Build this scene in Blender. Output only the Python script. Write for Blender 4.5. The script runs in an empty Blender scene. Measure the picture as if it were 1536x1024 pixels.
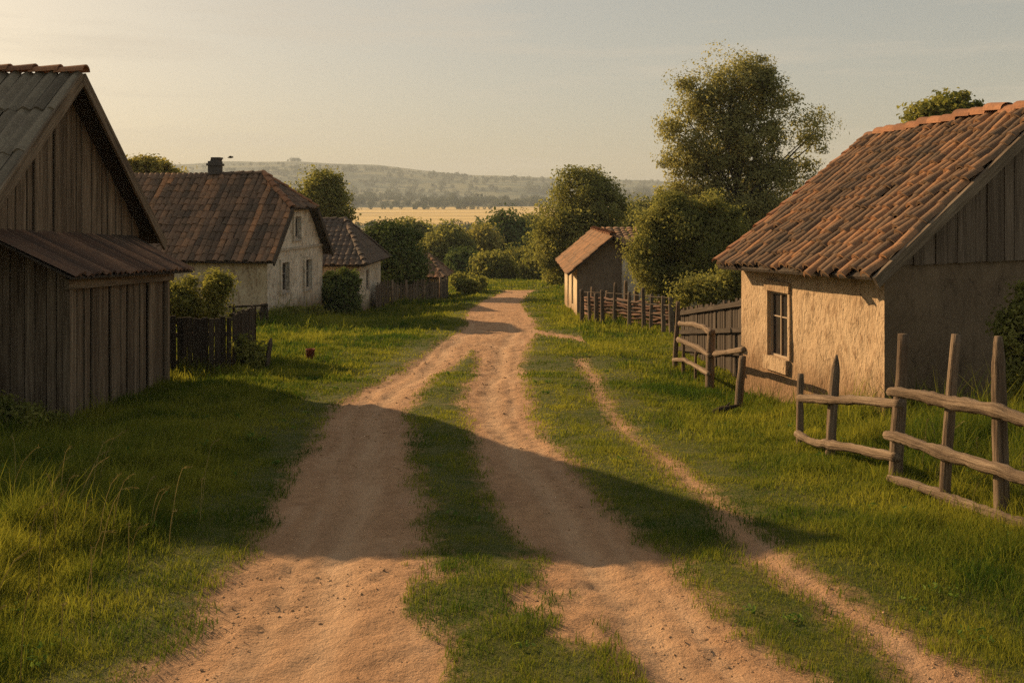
import bpy, math, random
import numpy as np
from mathutils import Vector
random.seed(7)
rng = np.random.default_rng(11)
S = bpy.context.scene
C = S.collection
# ------------------------------------------------------------------ camera, world, sun, exposure
FPX, CZ, SLOPE = 1493.33, 2.47, 0.047        # focal length in photo pixels, eye height, fall of the ground
cam = bpy.data.cameras.new("camera"); co = bpy.data.objects.new("camera", cam); C.objects.link(co)
co.location = (0, 0, CZ); co.rotation_euler = (math.radians(90), 0, 0)
cam.sensor_width = 36; cam.lens = 35; cam.shift_y = -207 / 1536; cam.clip_end = 12000; cam.clip_start = .1
S.camera = co
SUN_EL, SUN_AZ = math.radians(21.5), math.radians(-50)   # azimuth from +Y towards +X
w = bpy.data.worlds.new("World"); S.world = w; w.use_nodes = True
nt = w.node_tree; nt.nodes.clear()
out = nt.nodes.new("ShaderNodeOutputWorld"); bg = nt.nodes.new("ShaderNodeBackground")
sky = nt.nodes.new("ShaderNodeTexSky"); sky.sky_type = 'NISHITA'; sky.sun_disc = False
sky.sun_elevation = SUN_EL; sky.sun_rotation = SUN_AZ
sky.air_density = 1.0; sky.dust_density = 2.2; sky.ozone_density = 1.0
tintn = nt.nodes.new("ShaderNodeMix"); tintn.data_type = 'RGBA'; tintn.blend_type = 'MULTIPLY'
tintn.inputs[0].default_value = 1; tintn.inputs[7].default_value = (1.22, 1.10, .92, 1)
tc = nt.nodes.new("ShaderNodeTexCoord"); mp = nt.nodes.new("ShaderNodeMapping"); mp.inputs['Scale'].default_value = (1.6, 1.6, 16)
mp.inputs['Rotation'].default_value = (0, .05, 0)
cn = nt.nodes.new("ShaderNodeTexNoise"); cn.inputs['Scale'].default_value = 2.2; cn.inputs['Detail'].default_value = 7; cn.inputs['Roughness'].default_value = .6
cr = nt.nodes.new("ShaderNodeMapRange"); cr.inputs[1].default_value = .5; cr.inputs[2].default_value = .74; cr.inputs[3].default_value = 0; cr.inputs[4].default_value = .5
cm = nt.nodes.new("ShaderNodeMix"); cm.data_type = 'RGBA'; cm.inputs[7].default_value = (3.2, 2.75, 2.15, 1)
nt.links.new(tc.outputs['Generated'], mp.inputs[0]); nt.links.new(mp.outputs[0], cn.inputs[0]); nt.links.new(cn.outputs['Fac'], cr.inputs[0])
gm = nt.nodes.new('ShaderNodeGamma'); gm.inputs[1].default_value = .48; nt.links.new(sky.outputs[0], gm.inputs[0]); nt.links.new(gm.outputs[0], tintn.inputs[6]); nt.links.new(tintn.outputs[2], cm.inputs[6]); nt.links.new(cr.outputs[0], cm.inputs[0])
nt.links.new(cm.outputs[2], bg.inputs[0]); nt.links.new(bg.outputs[0], out.inputs[0])
bg.inputs[1].default_value = 0.13
sl = bpy.data.lights.new("sun", 'SUN'); sl.energy = 5.0; sl.angle = math.radians(.6); sl.color = (1, .69, .38)
so = bpy.data.objects.new("sun", sl); C.objects.link(so)
sd = Vector((math.sin(SUN_AZ) * math.cos(SUN_EL), math.cos(SUN_AZ) * math.cos(SUN_EL), math.sin(SUN_EL)))
so.rotation_euler = sd.to_track_quat('Z', 'Y').to_euler(); so.location = sd * 60
S.view_settings.view_transform = 'Standard'; S.view_settings.look = 'None'; S.view_settings.exposure = 0.68; S.view_settings.gamma = 1
S.render.engine = 'CYCLES'
S.cycles.use_denoising = False; S.cycles.max_bounces = 6; S.cycles.diffuse_bounces = 3; S.cycles.transmission_bounces = 4
S.cycles.transparent_max_bounces = 8; S.cycles.volume_bounces = 0; S.cycles.caustics_reflective = False; S.cycles.caustics_refractive = False

# ------------------------------------------------------------------ helpers
def A(*v): return np.array(v, float)
def at(px, py, d): return A((px - 768) / FPX * d, d, CZ + (305 - py) / FPX * d)
def p2w(px, py):
    d = CZ * FPX / (py - 305 - SLOPE * FPX); return (px - 768) / FPX * d, d
def sm(a): a = np.clip(a, 0, 1); return a * a * (3 - 2 * a)
def h2(i, j, s):
    n = (i.astype(np.int64) * 374761393 + j.astype(np.int64) * 668265263 + s * 1442695041) & 0x7fffffff
    n = ((n ^ (n >> 13)) * 1274126177) & 0x7fffffff
    return ((n ^ (n >> 16)) & 0xffff) / 65535.0
def vnoise(x, y, s=0):
    x = np.asarray(x, float); y = np.asarray(y, float)
    xi = np.floor(x); yi = np.floor(y); fx = sm(x - xi); fy = sm(y - yi); xi = xi.astype(np.int64); yi = yi.astype(np.int64)
    a = h2(xi, yi, s); b = h2(xi + 1, yi, s); c = h2(xi, yi + 1, s); d = h2(xi + 1, yi + 1, s)
    return (a + (b - a) * fx) + ((c + (d - c) * fx) - (a + (b - a) * fx)) * fy
def fbm(x, y, s=0, o=4):
    t = 0; a = .5; n = 0
    for k in range(o):
        t = t + a * vnoise(np.asarray(x) * 2 ** k + 17.3 * k, np.asarray(y) * 2 ** k - 9.1 * k, s + k); n += a; a *= .5
    return t / n

# road edges, as ground positions
def edge(pts):
    q = sorted(((p2w(*p)[1], p2w(*p)[0]) for p in pts)); return np.array([a for a, b in q]), np.array([b for a, b in q])
E_L = edge([(150, 1060), (225, 990), (300, 910), (385, 800), (440, 698), (500, 606), (560, 573), (635, 531), (695, 492), (700, 465), (727, 450), (763, 434)])
E_SL = edge([(690, 1060), (680, 1000), (650, 900), (632, 800), (617, 675), (611, 606), (650, 564), (683, 533)])
E_SR = edge([(930, 1060), (880, 990), (838, 900), (790, 800), (724, 690), (700, 630), (700, 585), (727, 535)])
E_R = edge([(1270, 1060), (1190, 1000), (1060, 890), (965, 790), (871, 707), (817, 648), (784, 588), (787, 534), (808, 489), (790, 468), (782, 453), (801, 434)])
E_P = edge([(1480, 1060), (1380, 985), (1265, 905), (1150, 835), (1062, 742), (1000, 690), (945, 650), (905, 600), (888, 562), (868, 535)])
def ip(e, y): return np.interp(y, e[0], e[1])
def masks(x, y):
    """signed: road>0 inside the wheel tracks, path>0 inside the footpath (metres, roughened)"""
    n = (fbm(x * 1.1, y * 1.1, 3, 4) - .5) * .6 + (fbm(x * 5, y * 5, 9, 3) - .5) * .34 + (fbm(x * 15, y * 15, 10, 2) - .5) * .26
    L = ip(E_L, y); R = ip(E_R, y)
    s = np.minimum(x - L, R - x)
    mid = np.minimum(x - ip(E_SL, y), ip(E_SR, y) - x)
    patch = (fbm(x * 1.7, y * 1.7, 21, 4) - .5)
    mid = np.where(y < 24.5, mid + ((fbm(x * 3.1, y * 2.2, 21, 4) - .5) * 1.2 + .05) * sm((9.6 - y) / 2.5) - .03, -9)
    mid = np.where(y > 20, mid - (y - 20) * .06, mid)
    road = np.minimum(s, -mid) + n * .55 + .05
    wid = .17 + .10 * sm((11 - y) / 5)
    pc = ip(E_P, y)
    path = wid - np.abs(x - pc) + n * .42 - .04
    path = np.where(y > 23, -1, path)
    # short spur leaving the road to the right
    t = np.clip((x - 0.6) / 1.6, 0, 1); yc = 30.5 - 3.0 * t
    spur = np.where((x > .3) & (x < 2.0), .35 - .5 * np.abs(y - yc) * .6, -1) + n * .3 - .08
    path = np.maximum(path, spur)
    road = np.where(y > 63, -1, road); road = np.where(y > 60, np.minimum(road, (63 - y) * .3), road)
    return road, path
def rut(x, y):
    c1 = (ip(E_L, y) + ip(E_SL, y)) / 2 + .10; c2 = (ip(E_SR, y) + ip(E_R, y)) / 2 - .05
    wb = .05 * np.sin(y * .7) + .04 * np.sin(y * 1.9 + 1)
    g = lambda c, w: np.exp(-((x - c - wb) / w) ** 2)
    return (g(c1, .17) + g(c2, .17) + .6 * g(c1 - .36, .09) + .5 * g(c2 + .33, .08)) * (1 - sm((y - 26) / 12))
def rough(x, y, d):
    r = rut(x, y)
    return d * ((fbm(x * 4, y * 4, 31, 3) - .5) * .055 * (1 - .6 * np.minimum(r, 1)) + (vnoise(x * 11, y * 11, 33) - .5) * .03 + (vnoise(x * 2.6, y * .35, 35) - .5) * .03 - .032 * r + .012 * r * (vnoise(x * 3, y * 9, 37) - .5))
SKX = np.array([-4000, 0, 270, 330, 443, 500, 560, 650, 700, 830, 930, 1000, 1200, 1536, 5000.])
SKY_ = np.array([252, 250, 250, 247, 246, 250, 252, 261, 266, 271, 275, 276, 279, 283, 285.])
def gz(x, y):
    x = np.asarray(x, float); y = np.asarray(y, float)
    z = -SLOPE * np.minimum(y, 95)
    z = z + sm((y - 95) / 110) * (-9.4 + SLOPE * 95) - .0
    z = z + .08 * np.exp(-((x + 4.6) / 1.9) ** 2 - ((y - 8.3) / 2.6) ** 2)
    z = z + .10 * np.exp(-((x - 4.6) / 1.6) ** 2 - ((y - 8.5) / 3.) ** 2)
    z = z - .22 * np.exp(-((x - 4.4) / 1.6) ** 2 - ((y - 18.4) / 3.) ** 2)
    z = z - .35 * sm((y - 34) / 8) * (1 - sm((y - 60) / 15)) * sm((-x - 1.5) / 3)
    z = z - .16 * sm((-x - 5.3) / .9) * sm((y - 12) / 1.5) * (1 - sm((y - 20) / 1.5))
    near = 1 - sm((y - 60) / 60)
    z = z + near * ((vnoise(x * .33, y * .33, 5) - .5) * .16 + (vnoise(x * .9, y * .9, 6) - .5) * .05)
    # far hills
    px = 768 + FPX * x / np.maximum(y, 1)
    top = (305 - np.interp(px, SKX, SKY_)) / FPX * 3200
    far = sm((y - 1150) / 900) * 18 * (.5 + vnoise(x / 420, y / 300, 8)) + sm((y - 1900) / 1350) * (top - 9) + sm((y - 1500) / 800) * (fbm(x / 260, y / 260, 12, 3) - .5) * 16
    z = z + far + sm((y - 600) / 800) * 5.2
    return z
def g1(x, y): return float(gz(np.array([x]), np.array([y]))[0])

def set_attr(me, name, data, dom='POINT', typ='FLOAT'):
    a = me.attributes.new(name, typ, dom)
    a.data.foreach_set('vector' if typ == 'FLOAT_VECTOR' else 'value', np.ascontiguousarray(data, np.float32).ravel())
def raw_mesh(name, v, faces, smooth=False):
    """v Nx3, faces: MxK int array"""
    me = bpy.data.meshes.new(name); v = np.asarray(v, np.float32); faces = np.asarray(faces, np.int32)
    m, k = faces.shape
    me.vertices.add(len(v)); me.vertices.foreach_set('co', v.ravel())
    me.loops.add(m * k); me.loops.foreach_set('vertex_index', faces.ravel())
    me.polygons.add(m); me.polygons.foreach_set('loop_start', np.arange(0, m * k, k, dtype=np.int32))
    me.polygons.foreach_set('use_smooth', np.full(m, smooth, bool))
    me.update(calc_edges=True); return me
def tag(o, label=None, cat=None, group=None, kind=None):
    if label: o['label'] = label
    if cat: o['category'] = cat
    if group: o['group'] = group
    if kind: o['kind'] = kind
    return o
def thing(name, loc, label, cat, group=None):
    o = bpy.data.objects.new(name, None); C.objects.link(o); o.location = loc; o.empty_display_size = .3
    return tag(o, label, cat, group)
class MB:
    def __init__(s): s.v = []; s.f = []; s.t = []; s.g = []; s.n = 0
    def add(s, v, f, tint=.5, gc=None):
        v = np.asarray(v, float); n = len(v)
        s.v.append(v); s.f += [[i + s.n for i in q] for q in f]
        s.t.append(np.broadcast_to(np.asarray(tint, float), (n,)).copy())
        s.g.append(v * 1.0 if gc is None else np.asarray(gc, float)); s.n += n
    def box(s, c, ax, ay, az, tint=.5, long=2):
        """box from centre and three half-axis vectors; grain runs along axis `long`"""
        c = A(*c); ax, ay, az = A(*ax), A(*ay), A(*az); v = []; g = []
        sd_ = random.random() * 50
        L = [np.linalg.norm(ax), np.linalg.norm(ay), np.linalg.norm(az)]
        for k in (-1, 1):
            for j in (-1, 1):
                for i in (-1, 1):
                    v.append(c + ax * i + ay * j + az * k)
                    q = [i * L[0], j * L[1], k * L[2]]; q = q[:long] + q[long + 1:] + [q[long]]
                    g.append((q[0] + sd_, q[1] + q[0] * .3, q[2] + sd_))
        s.add(v, [(0, 2, 3, 1), (4, 5, 7, 6), (0, 1, 5, 4), (2, 6, 7, 3), (0, 4, 6, 2), (1, 3, 7, 5)], tint, g)
    def tube(s, pts, rad, n=8, tint=.5, wob=0.0, caps=True, sub=1):
        pts = [A(*p) for p in pts]; rad = list(rad) if hasattr(rad, '__len__') else [rad] * len(pts)
        if sub > 1:
            P = np.array(pts); tt = np.linspace(0, len(P) - 1, (len(P) - 1) * sub + 1)
            def cr_(i, f):
                a, b, c_, d = P[max(i - 1, 0)], P[i], P[min(i + 1, len(P) - 1)], P[min(i + 2, len(P) - 1)]
                return .5 * (2 * b + (c_ - a) * f + (2 * a - 5 * b + 4 * c_ - d) * f * f + (3 * b - a - 3 * c_ + d) * f ** 3)
            pts = [cr_(min(int(t), len(P) - 2), t - min(int(t), len(P) - 2)) for t in tt]
            rad = list(np.interp(tt, range(len(rad)), rad))
        m = len(pts); v = []; g = []; sd_ = random.random() * 50; al = 0
        up = None
        for i in range(m):
            d = pts[min(i + 1, m - 1)] - pts[max(i - 1, 0)]; d = d / (np.linalg.norm(d) + 1e-9)
            if up is None:
                r = A(0, 0, 1) if abs(d[2]) < .8 else A(1, 0, 0); up = np.cross(d, r); up /= np.linalg.norm(up)
            up = up - d * np.dot(up, d); up /= np.linalg.norm(up); sid = np.cross(d, up)
            if i: al += np.linalg.norm(pts[i] - pts[i - 1])
            ph = random.uniform(-.1, .1)
            for k in range(n):
                a = 2 * math.pi * k / n + ph; r = rad[i] * (1 + wob * (random.random() - .5) * 2)
                v.append(pts[i] + (up * math.cos(a) + sid * math.sin(a)) * r)
                g.append((math.cos(a) * rad[i] * 1.6 + sd_, math.sin(a) * rad[i] * 1.6, al + sd_))
        f = [(i * n + k, i * n + (k + 1) % n, (i + 1) * n + (k + 1) % n, (i + 1) * n + k) for i in range(m - 1) for k in range(n)]
        if caps: f += [tuple(range(n - 1, -1, -1)), tuple(range((m - 1) * n, m * n))]
        s.add(v, f, tint, g)
    def build(s, name, mat, parent=None, smooth=False, label=None):
        me = bpy.data.meshes.new(name); v = np.concatenate(s.v)
        if parent is not None: v = v - np.array(parent.location)
        me.from_pydata(v.tolist(), [], s.f)
        set_attr(me, 'tint', np.concatenate(s.t)); set_attr(me, 'gc', np.concatenate(s.g), typ='FLOAT_VECTOR')
        if smooth: me.polygons.foreach_set('use_smooth', np.ones(len(me.polygons), bool))
        me.materials.append(mat); me.validate(); me.update()
        o = bpy.data.objects.new(name, me); C.objects.link(o)
        if parent is not None: o.parent = parent
        if label: o['label'] = label
        return o

# ------------------------------------------------------------------ materials
def new_mat(name):
    m = bpy.data.materials.new(name); m.use_nodes = True; t = m.node_tree; t.nodes.clear()
    o = t.nodes.new('ShaderNodeOutputMaterial'); b = t.nodes.new('ShaderNodeBsdfPrincipled'); t.links.new(b.outputs[0], o.inputs[0])
    b.inputs['Roughness'].default_value = .9; b.inputs['Specular IOR Level'].default_value = .15
    return m, t, b, o
def N(t, typ, **kw):
    n = t.nodes.new(typ)
    for k, v in kw.items():
        if k.startswith('i_'): n.inputs[k[2:]].default_value = v
        else: setattr(n, k, v)
    return n
def vec(t, src='pos', scale=(1, 1, 1)):
    if src == 'pos': o = N(t, 'ShaderNodeNewGeometry').outputs['Position']
    else: o = N(t, 'ShaderNodeAttribute', attribute_name='gc').outputs['Vector']
    m = N(t, 'ShaderNodeMapping'); m.inputs['Scale'].default_value = scale; t.links.new(o, m.inputs[0]); return m.outputs[0]
def noise(t, v, sc, det=4, rough=.55):
    n = N(t, 'ShaderNodeTexNoise'); n.inputs['Scale'].default_value = sc; n.inputs['Detail'].default_value = det; n.inputs['Roughness'].default_value = rough
    t.links.new(v, n.inputs['Vector']); return n.outputs['Fac']
def ramp(t, fac, stops):
    r = N(t, 'ShaderNodeValToRGB'); e = r.color_ramp.elements
    while len(e) < len(stops): e.new(.5)
    for k, (p, c) in enumerate(stops): e[k].position = p; e[k].color = (*c, 1) if len(c) == 3 else c
    t.links.new(fac, r.inputs[0]); return r.outputs[0]
def rng_(t, fac, a, b, c=0, d=1):
    r = N(t, 'ShaderNodeMapRange'); r.inputs[1].default_value = a; r.inputs[2].default_value = b; r.inputs[3].default_value = c; r.inputs[4].default_value = d
    t.links.new(fac, r.inputs[0]); return r.outputs[0]
def mix(t, fac, a, b, mode='MIX'):
    m = N(t, 'ShaderNodeMix', data_type='RGBA', blend_type=mode)
    for s_, i in ((fac, 0), (a, 6), (b, 7)):
        if hasattr(s_, 'links'): t.links.new(s_, m.inputs[i])
        else: m.inputs[i].default_value = s_ if i == 0 else ((*s_, 1) if len(s_) == 3 else s_)
    return m.outputs[2]
def math_(t, op, a, b=0.0):
    m = N(t, 'ShaderNodeMath', operation=op)
    for s_, i in ((a, 0), (b, 1)):
        if hasattr(s_, 'links'): t.links.new(s_, m.inputs[i])
        else: m.inputs[i].default_value = s_
    return m.outputs[0]
def attr(t, name): return N(t, 'ShaderNodeAttribute', attribute_name=name).outputs['Fac']
def bump(t, b, h, st=.4, dist=.02):
    n = N(t, 'ShaderNodeBump'); n.inputs['Strength'].default_value = st; n.inputs['Distance'].default_value = dist
    t.links.new(h, n.inputs['Height']); t.links.new(n.outputs[0], b.inputs['Normal'])

def mat_wood(name, dark, mid, light, bst=.6):
    m, t, b, o = new_mat(name)
    g = noise(t, vec(t, 'gc', (38, 38, 1.6)), 1.0, 5, .65)
    g2 = noise(t, vec(t, 'gc', (9, 9, .5)), 1.0, 3)
    f = math_(t, 'ADD', math_(t, 'MULTIPLY', g, .6), math_(t, 'MULTIPLY', g2, .4))
    c = ramp(t, f, [(.33, dark), (.5, mid), (.68, light)])
    c = mix(t, rng_(t, attr(t, 'tint'), 0, 1, .0, 1), mix(t, .75, c, (.42, .40, .38), 'MULTIPLY'), c)
    stain = rng_(t, noise(t, vec(t, 'pos', (1, 1, .5)), 1.3, 4), .45, .7)
    c = mix(t, math_(t, 'MULTIPLY', stain, .35), c, dark)
    t.links.new(c, b.inputs['Base Color']); bump(t, b, f, bst, .02 if bst < .8 else .05); return m
def mat_tile(name, stops, moss=(.06, .055, .035), mossamt=.6):
    m, t, b, o = new_mat(name)
    c = ramp(t, attr(t, 'tint'), stops)
    n = noise(t, vec(t, 'pos'), 2.2, 5, .6)
    n2 = noise(t, vec(t, 'pos'), 22, 4, .6)
    c = mix(t, math_(t, 'MULTIPLY', rng_(t, n, .45, .68), mossamt), c, moss)
    c = mix(t, rng_(t, n2, .3, .75, .0, .45), c, (.045, .035, .03))
    t.links.new(c, b.inputs['Base Color']); bump(t, b, n2, .5, .012); return m
def mat_plaster(name, light, mid, dirt, streak=.5, bst=.7, low=.9):
    m, t, b, o = new_mat(name)
    n1 = noise(t, vec(t, 'pos'), 1.4, 5, .6)
    n2 = noise(t, vec(t, 'pos', (9, 9, 4.2)), 1.0, 6, .68)
    n3 = noise(t, vec(t, 'pos', (30, 30, 13)), 1.0, 4, .65)
    c = mix(t, rng_(t, n1, .35, .65), light, mid)
    c = mix(t, math_(t, 'MULTIPLY', rng_(t, n2, .52, .66), streak), c, dirt)
    c = mix(t, math_(t, 'MULTIPLY', rng_(t, n3, .58, .72), streak * .9), c, dirt)
    n5 = noise(t, vec(t, 'pos', (4.5, 4.5, .55)), 1.0, 5, .6)
    c = mix(t, math_(t, 'MULTIPLY', rng_(t, n5, .52, .68), streak * .75), c, tuple(.55 * a + .45 * d_ for a, d_ in zip(dirt, mid)))
    vo = N(t, 'ShaderNodeTexVoronoi', feature='DISTANCE_TO_EDGE'); vo.inputs['Scale'].default_value = 1.05
    wv = N(t, 'ShaderNodeVectorMath', operation='ADD'); wn = N(t, 'ShaderNodeTexNoise'); wn.inputs['Scale'].default_value = 3.5; wn.inputs['Detail'].default_value = 5
    pz = vec(t, 'pos', (1, 1, .8)); t.links.new(pz, wn.inputs['Vector']); ws = N(t, 'ShaderNodeVectorMath', operation='SCALE'); ws.inputs['Scale'].default_value = .5
    t.links.new(wn.outputs['Color'], ws.inputs[0]); t.links.new(pz, wv.inputs[0]); t.links.new(ws.outputs[0], wv.inputs[1]); t.links.new(wv.outputs[0], vo.inputs['Vector'])
    crack = math_(t, 'MULTIPLY', rng_(t, vo.outputs['Distance'], .011, .002), rng_(t, n1, .42, .58))
    c = mix(t, math_(t, 'MULTIPLY', crack, .7), c, tuple(.5 * d_ for d_ in dirt))
    pat = rng_(t, noise(t, vec(t, 'pos', (1, 1, 1.2)), 2.6, 6, .62), .60, .63)
    c = mix(t, math_(t, 'MULTIPLY', pat, streak * .7), c, tuple(.5 * a + .5 * d_ for a, d_ in zip(dirt, mid)))
    h = math_(t, 'ADD', attr(t, 'tint'), math_(t, 'MULTIPLY', math_(t, 'SUBTRACT', n1, .5), 1.3))   # tint = metres above the ground
    c = mix(t, math_(t, 'MULTIPLY', rng_(t, h, .75, .1), low), c, dirt)
    t.links.new(c, b.inputs['Base Color'])
    hh = math_(t, 'ADD', n2, math_(t, 'MULTIPLY', n3, .8)); bump(t, b, hh, bst, .04); return m
def mat_flat(name, col, rough=.8, spec=.2, nz=.25):
    m, t, b, o = new_mat(name)
    n = noise(t, vec(t, 'pos'), 6, 5)
    t.links.new(mix(t, rng_(t, n, .3, .7, 0, nz), col, tuple(k * .4 for k in col)), b.inputs['Base Color'])
    b.inputs['Roughness'].default_value = rough; b.inputs['Specular IOR Level'].default_value = spec; return m
def mat_leaf(name, dark, light, trans=.5):
    m, t, b, o = new_mat(name)
    c = mix(t, attr(t, 'tint'), dark, light)
    d = N(t, 'ShaderNodeBsdfDiffuse'); tr = N(t, 'ShaderNodeBsdfTranslucent'); ms = N(t, 'ShaderNodeMixShader'); ms.inputs[0].default_value = trans
    t.links.new(c, d.inputs[0]); t.links.new(mix(t, .5, c, (1.0, .95, .25), 'MULTIPLY'), tr.inputs[0])
    t.links.new(d.outputs[0], ms.inputs[1]); t.links.new(tr.outputs[0], ms.inputs[2])
    t.nodes.remove(b); t.links.new(ms.outputs[0], o.inputs[0]); return m

M = {}
M['shed_wood'] = mat_wood('shed_wood', (.06, .042, .026), (.20, .145, .095), (.38, .295, .205))
M['fence_wood'] = mat_wood('fence_wood', (.06, .045, .03), (.17, .13, .095), (.30, .24, .18))
M['rail_wood'] = mat_wood('rail_wood', (.055, .036, .022), (.24, .17, .11), (.42, .32, .22), 1.0)
M['wattle'] = mat_wood('wattle', (.10, .055, .035), (.26, .15, .10), (.40, .26, .18))
M['dark_wood'] = mat_wood('dark_wood', (.03, .023, .017), (.085, .065, .048), (.16, .125, .09))
M['gable_wood'] = mat_wood('gable_wood', (.08, .055, .036), (.20, .145, .10), (.31, .23, .165))
M['backing'] = mat_flat('backing', (.018, .014, .011))  # near black, stands in for shade behind board gaps; also the bucket handle
M['cottage_tile'] = mat_tile('cottage_tile', [(0, (.13, .085, .052)), (.45, (.28, .16, .085)), (.75, (.39, .205, .10)), (1, (.47, .225, .095))], (.12, .09, .06), .65)
M['ridge_tile'] = mat_tile('ridge_tile', [(0, (.26, .12, .065)), (.6, (.37, .17, .085)), (1, (.45, .215, .11))], (.16, .09, .05), .35)
M['house_tile'] = mat_tile('house_tile', [(0, (.12, .08, .055)), (.5, (.28, .165, .10)), (.85, (.45, .23, .115)), (1, (.55, .26, .12))], (.11, .085, .058), .6)
M['grey_tile'] = mat_tile('grey_tile', [(0, (.13, .10, .078)), (.7, (.18, .13, .096)), (1, (.27, .165, .10))], (.07, .065, .05), .6)
M['sheet_grey'] = mat_tile('sheet_grey', [(0, (.12, .10, .072)), (1, (.32, .265, .185))], (.12, .09, .065), .5)
M['sheet_rust'] = mat_tile('sheet_rust', [(0, (.09, .052, .035)), (.5, (.19, .105, .065)), (1, (.31, .17, .10))], (.06, .05, .045), .5)
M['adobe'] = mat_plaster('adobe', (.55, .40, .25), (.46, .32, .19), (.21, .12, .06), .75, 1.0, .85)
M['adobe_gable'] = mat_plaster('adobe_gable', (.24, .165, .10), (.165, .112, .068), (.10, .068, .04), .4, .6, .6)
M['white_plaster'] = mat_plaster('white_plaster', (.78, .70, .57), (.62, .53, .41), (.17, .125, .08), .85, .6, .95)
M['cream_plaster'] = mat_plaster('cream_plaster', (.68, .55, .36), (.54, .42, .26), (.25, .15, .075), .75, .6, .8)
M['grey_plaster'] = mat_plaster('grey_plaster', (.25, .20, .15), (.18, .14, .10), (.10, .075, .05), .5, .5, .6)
M['frame'] = mat_flat('frame', (.44, .33, .22), .8)
M['old_frame'] = mat_flat('old_frame', (.42, .37, .31), .8)
M['brick'] = mat_flat('brick', (.10, .085, .075), .95)
M['rust'] = mat_flat('rust', (.30, .075, .035), .8, .2, .7)
M['bark'] = mat_wood('bark', (.035, .026, .018), (.075, .057, .04), (.13, .10, .07), 1.0)
M['bird'] = mat_flat('bird', (.05, .045, .04))
m, t, b, o = new_mat('glass'); b.inputs['Base Color'].default_value = (.035, .03, .027, 1); b.inputs['Roughness'].default_value = .12; b.inputs['Specular IOR Level'].default_value = .25; M['glass'] = m
M['leaf_tall'] = mat_leaf('leaf_tall', (.23, .23, .095), (.47, .43, .18))
M['leaf_round'] = mat_leaf('leaf_round', (.14, .155, .055), (.37, .35, .115))
M['leaf_dark'] = mat_leaf('leaf_dark', (0.06, 0.09, 0.03), (0.19, 0.225, 0.07), .25)
M['leaf_mid'] = mat_leaf('leaf_mid', (0.13, 0.15, 0.045), (0.36, 0.335, 0.095))
M['leaf_yellow'] = mat_leaf('leaf_yellow', (0.2, 0.19, 0.06), (0.44, 0.38, 0.125))
M['leaf_far'] = mat_leaf('leaf_far', (0.07, 0.085, 0.055), (0.15, 0.16, 0.085), .2)
M['grass'] = mat_leaf('grass', (.05, .095, .018), (.335, .32, .05), .5)
M['weed'] = mat_leaf('weed', (.06, .12, .025), (.20, .28, .06), .4)
M['straw'] = mat_leaf('straw', (.26, .21, .07), (.46, .38, .16), .4)
M['pebble'] = mat_flat('pebble', (.44, .27, .14), .9)

# ground material: bare earth where the wheels and feet go, turf soil elsewhere
m, t, b, o = new_mat('earth'); M['earth'] = m
v = vec(t, 'pos')
n1 = noise(t, v, .9, 5, .6); n2 = noise(t, v, 7, 6, .68); n3 = noise(t, v, 38, 5, .7); n4 = noise(t, vec(t, 'pos', (1, .16, 1)), 4.2, 5, .62)
c = mix(t, rng_(t, n1, .35, .68), (.49, .285, .15), (.38, .215, .114))
c = mix(t, rng_(t, n2, .42, .74, 0, .55), c, (.21, .118, .06))
c = mix(t, rng_(t, n4, .52, .72, 0, .5), c, (.55, .36, .22))
c = mix(t, rng_(t, n3, .56, .74, 0, .7), c, (.19, .105, .052))
c = mix(t, rng_(t, n3, .40, .26, 0, .5), c, (.56, .37, .23))
c = mix(t, math_(t, 'MULTIPLY', rng_(t, attr(t, 'rut'), .1, .9), rng_(t, n4, .3, .65, .25, .75)), c, (.54, .35, .205))
soil = mix(t, rng_(t, n2, .35, .65), (.055, .072, .012), (.115, .105, .026))
dirt = rng_(t, math_(t, 'ADD', attr(t, 'dirt'), math_(t, 'MULTIPLY', math_(t, 'SUBTRACT', n2, .5), .5)), -.12, .16)
t.links.new(mix(t, dirt, soil, c), b.inputs['Base Color'])
hh = math_(t, 'ADD', n2, math_(t, 'MULTIPLY', n3, .45)); bump(t, b, hh, 1.0, .06)
def mat_land(name, stops, sc, sx):
    m, t, b, o = new_mat(name)
    n = noise(t, vec(t, 'pos', sx), sc, 6, .62)
    t.links.new(ramp(t, n, stops), b.inputs['Base Color']); return m
M['meadow'] = mat_land('meadow', [(.35, (.05, .06, .014)), (.5, (.10, .105, .025)), (.66, (.17, .15, .045))], .5, (.18, .18, 1))
M['wheat'] = mat_land('wheat', [(.36, (.30, .22, .09)), (.46, (.55, .39, .145)), (.62, (.66, .47, .18))], .9, (.003, .022, .01))
M['hill'] = mat_land('hill', [(.40, (.035, .045, .02)), (.52, (.075, .08, .032)), (.60, (.26, .20, .085)), (.68, (.12, .115, .045))], 1.3, (.0026, .0062, .004))
M['hills'] = mat_land('hills', [(.38, (.03, .045, .028)), (.5, (.055, .075, .04)), (.57, (.17, .16, .075)), (.66, (.07, .085, .04))], 1.6, (.0022, .0075, .004))
M['wood_hill'] = mat_land('wood_hill', [(.35, (.030, .042, .020)), (.65, (.07, .08, .035))], 3., (.006, .006, .006))

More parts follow.
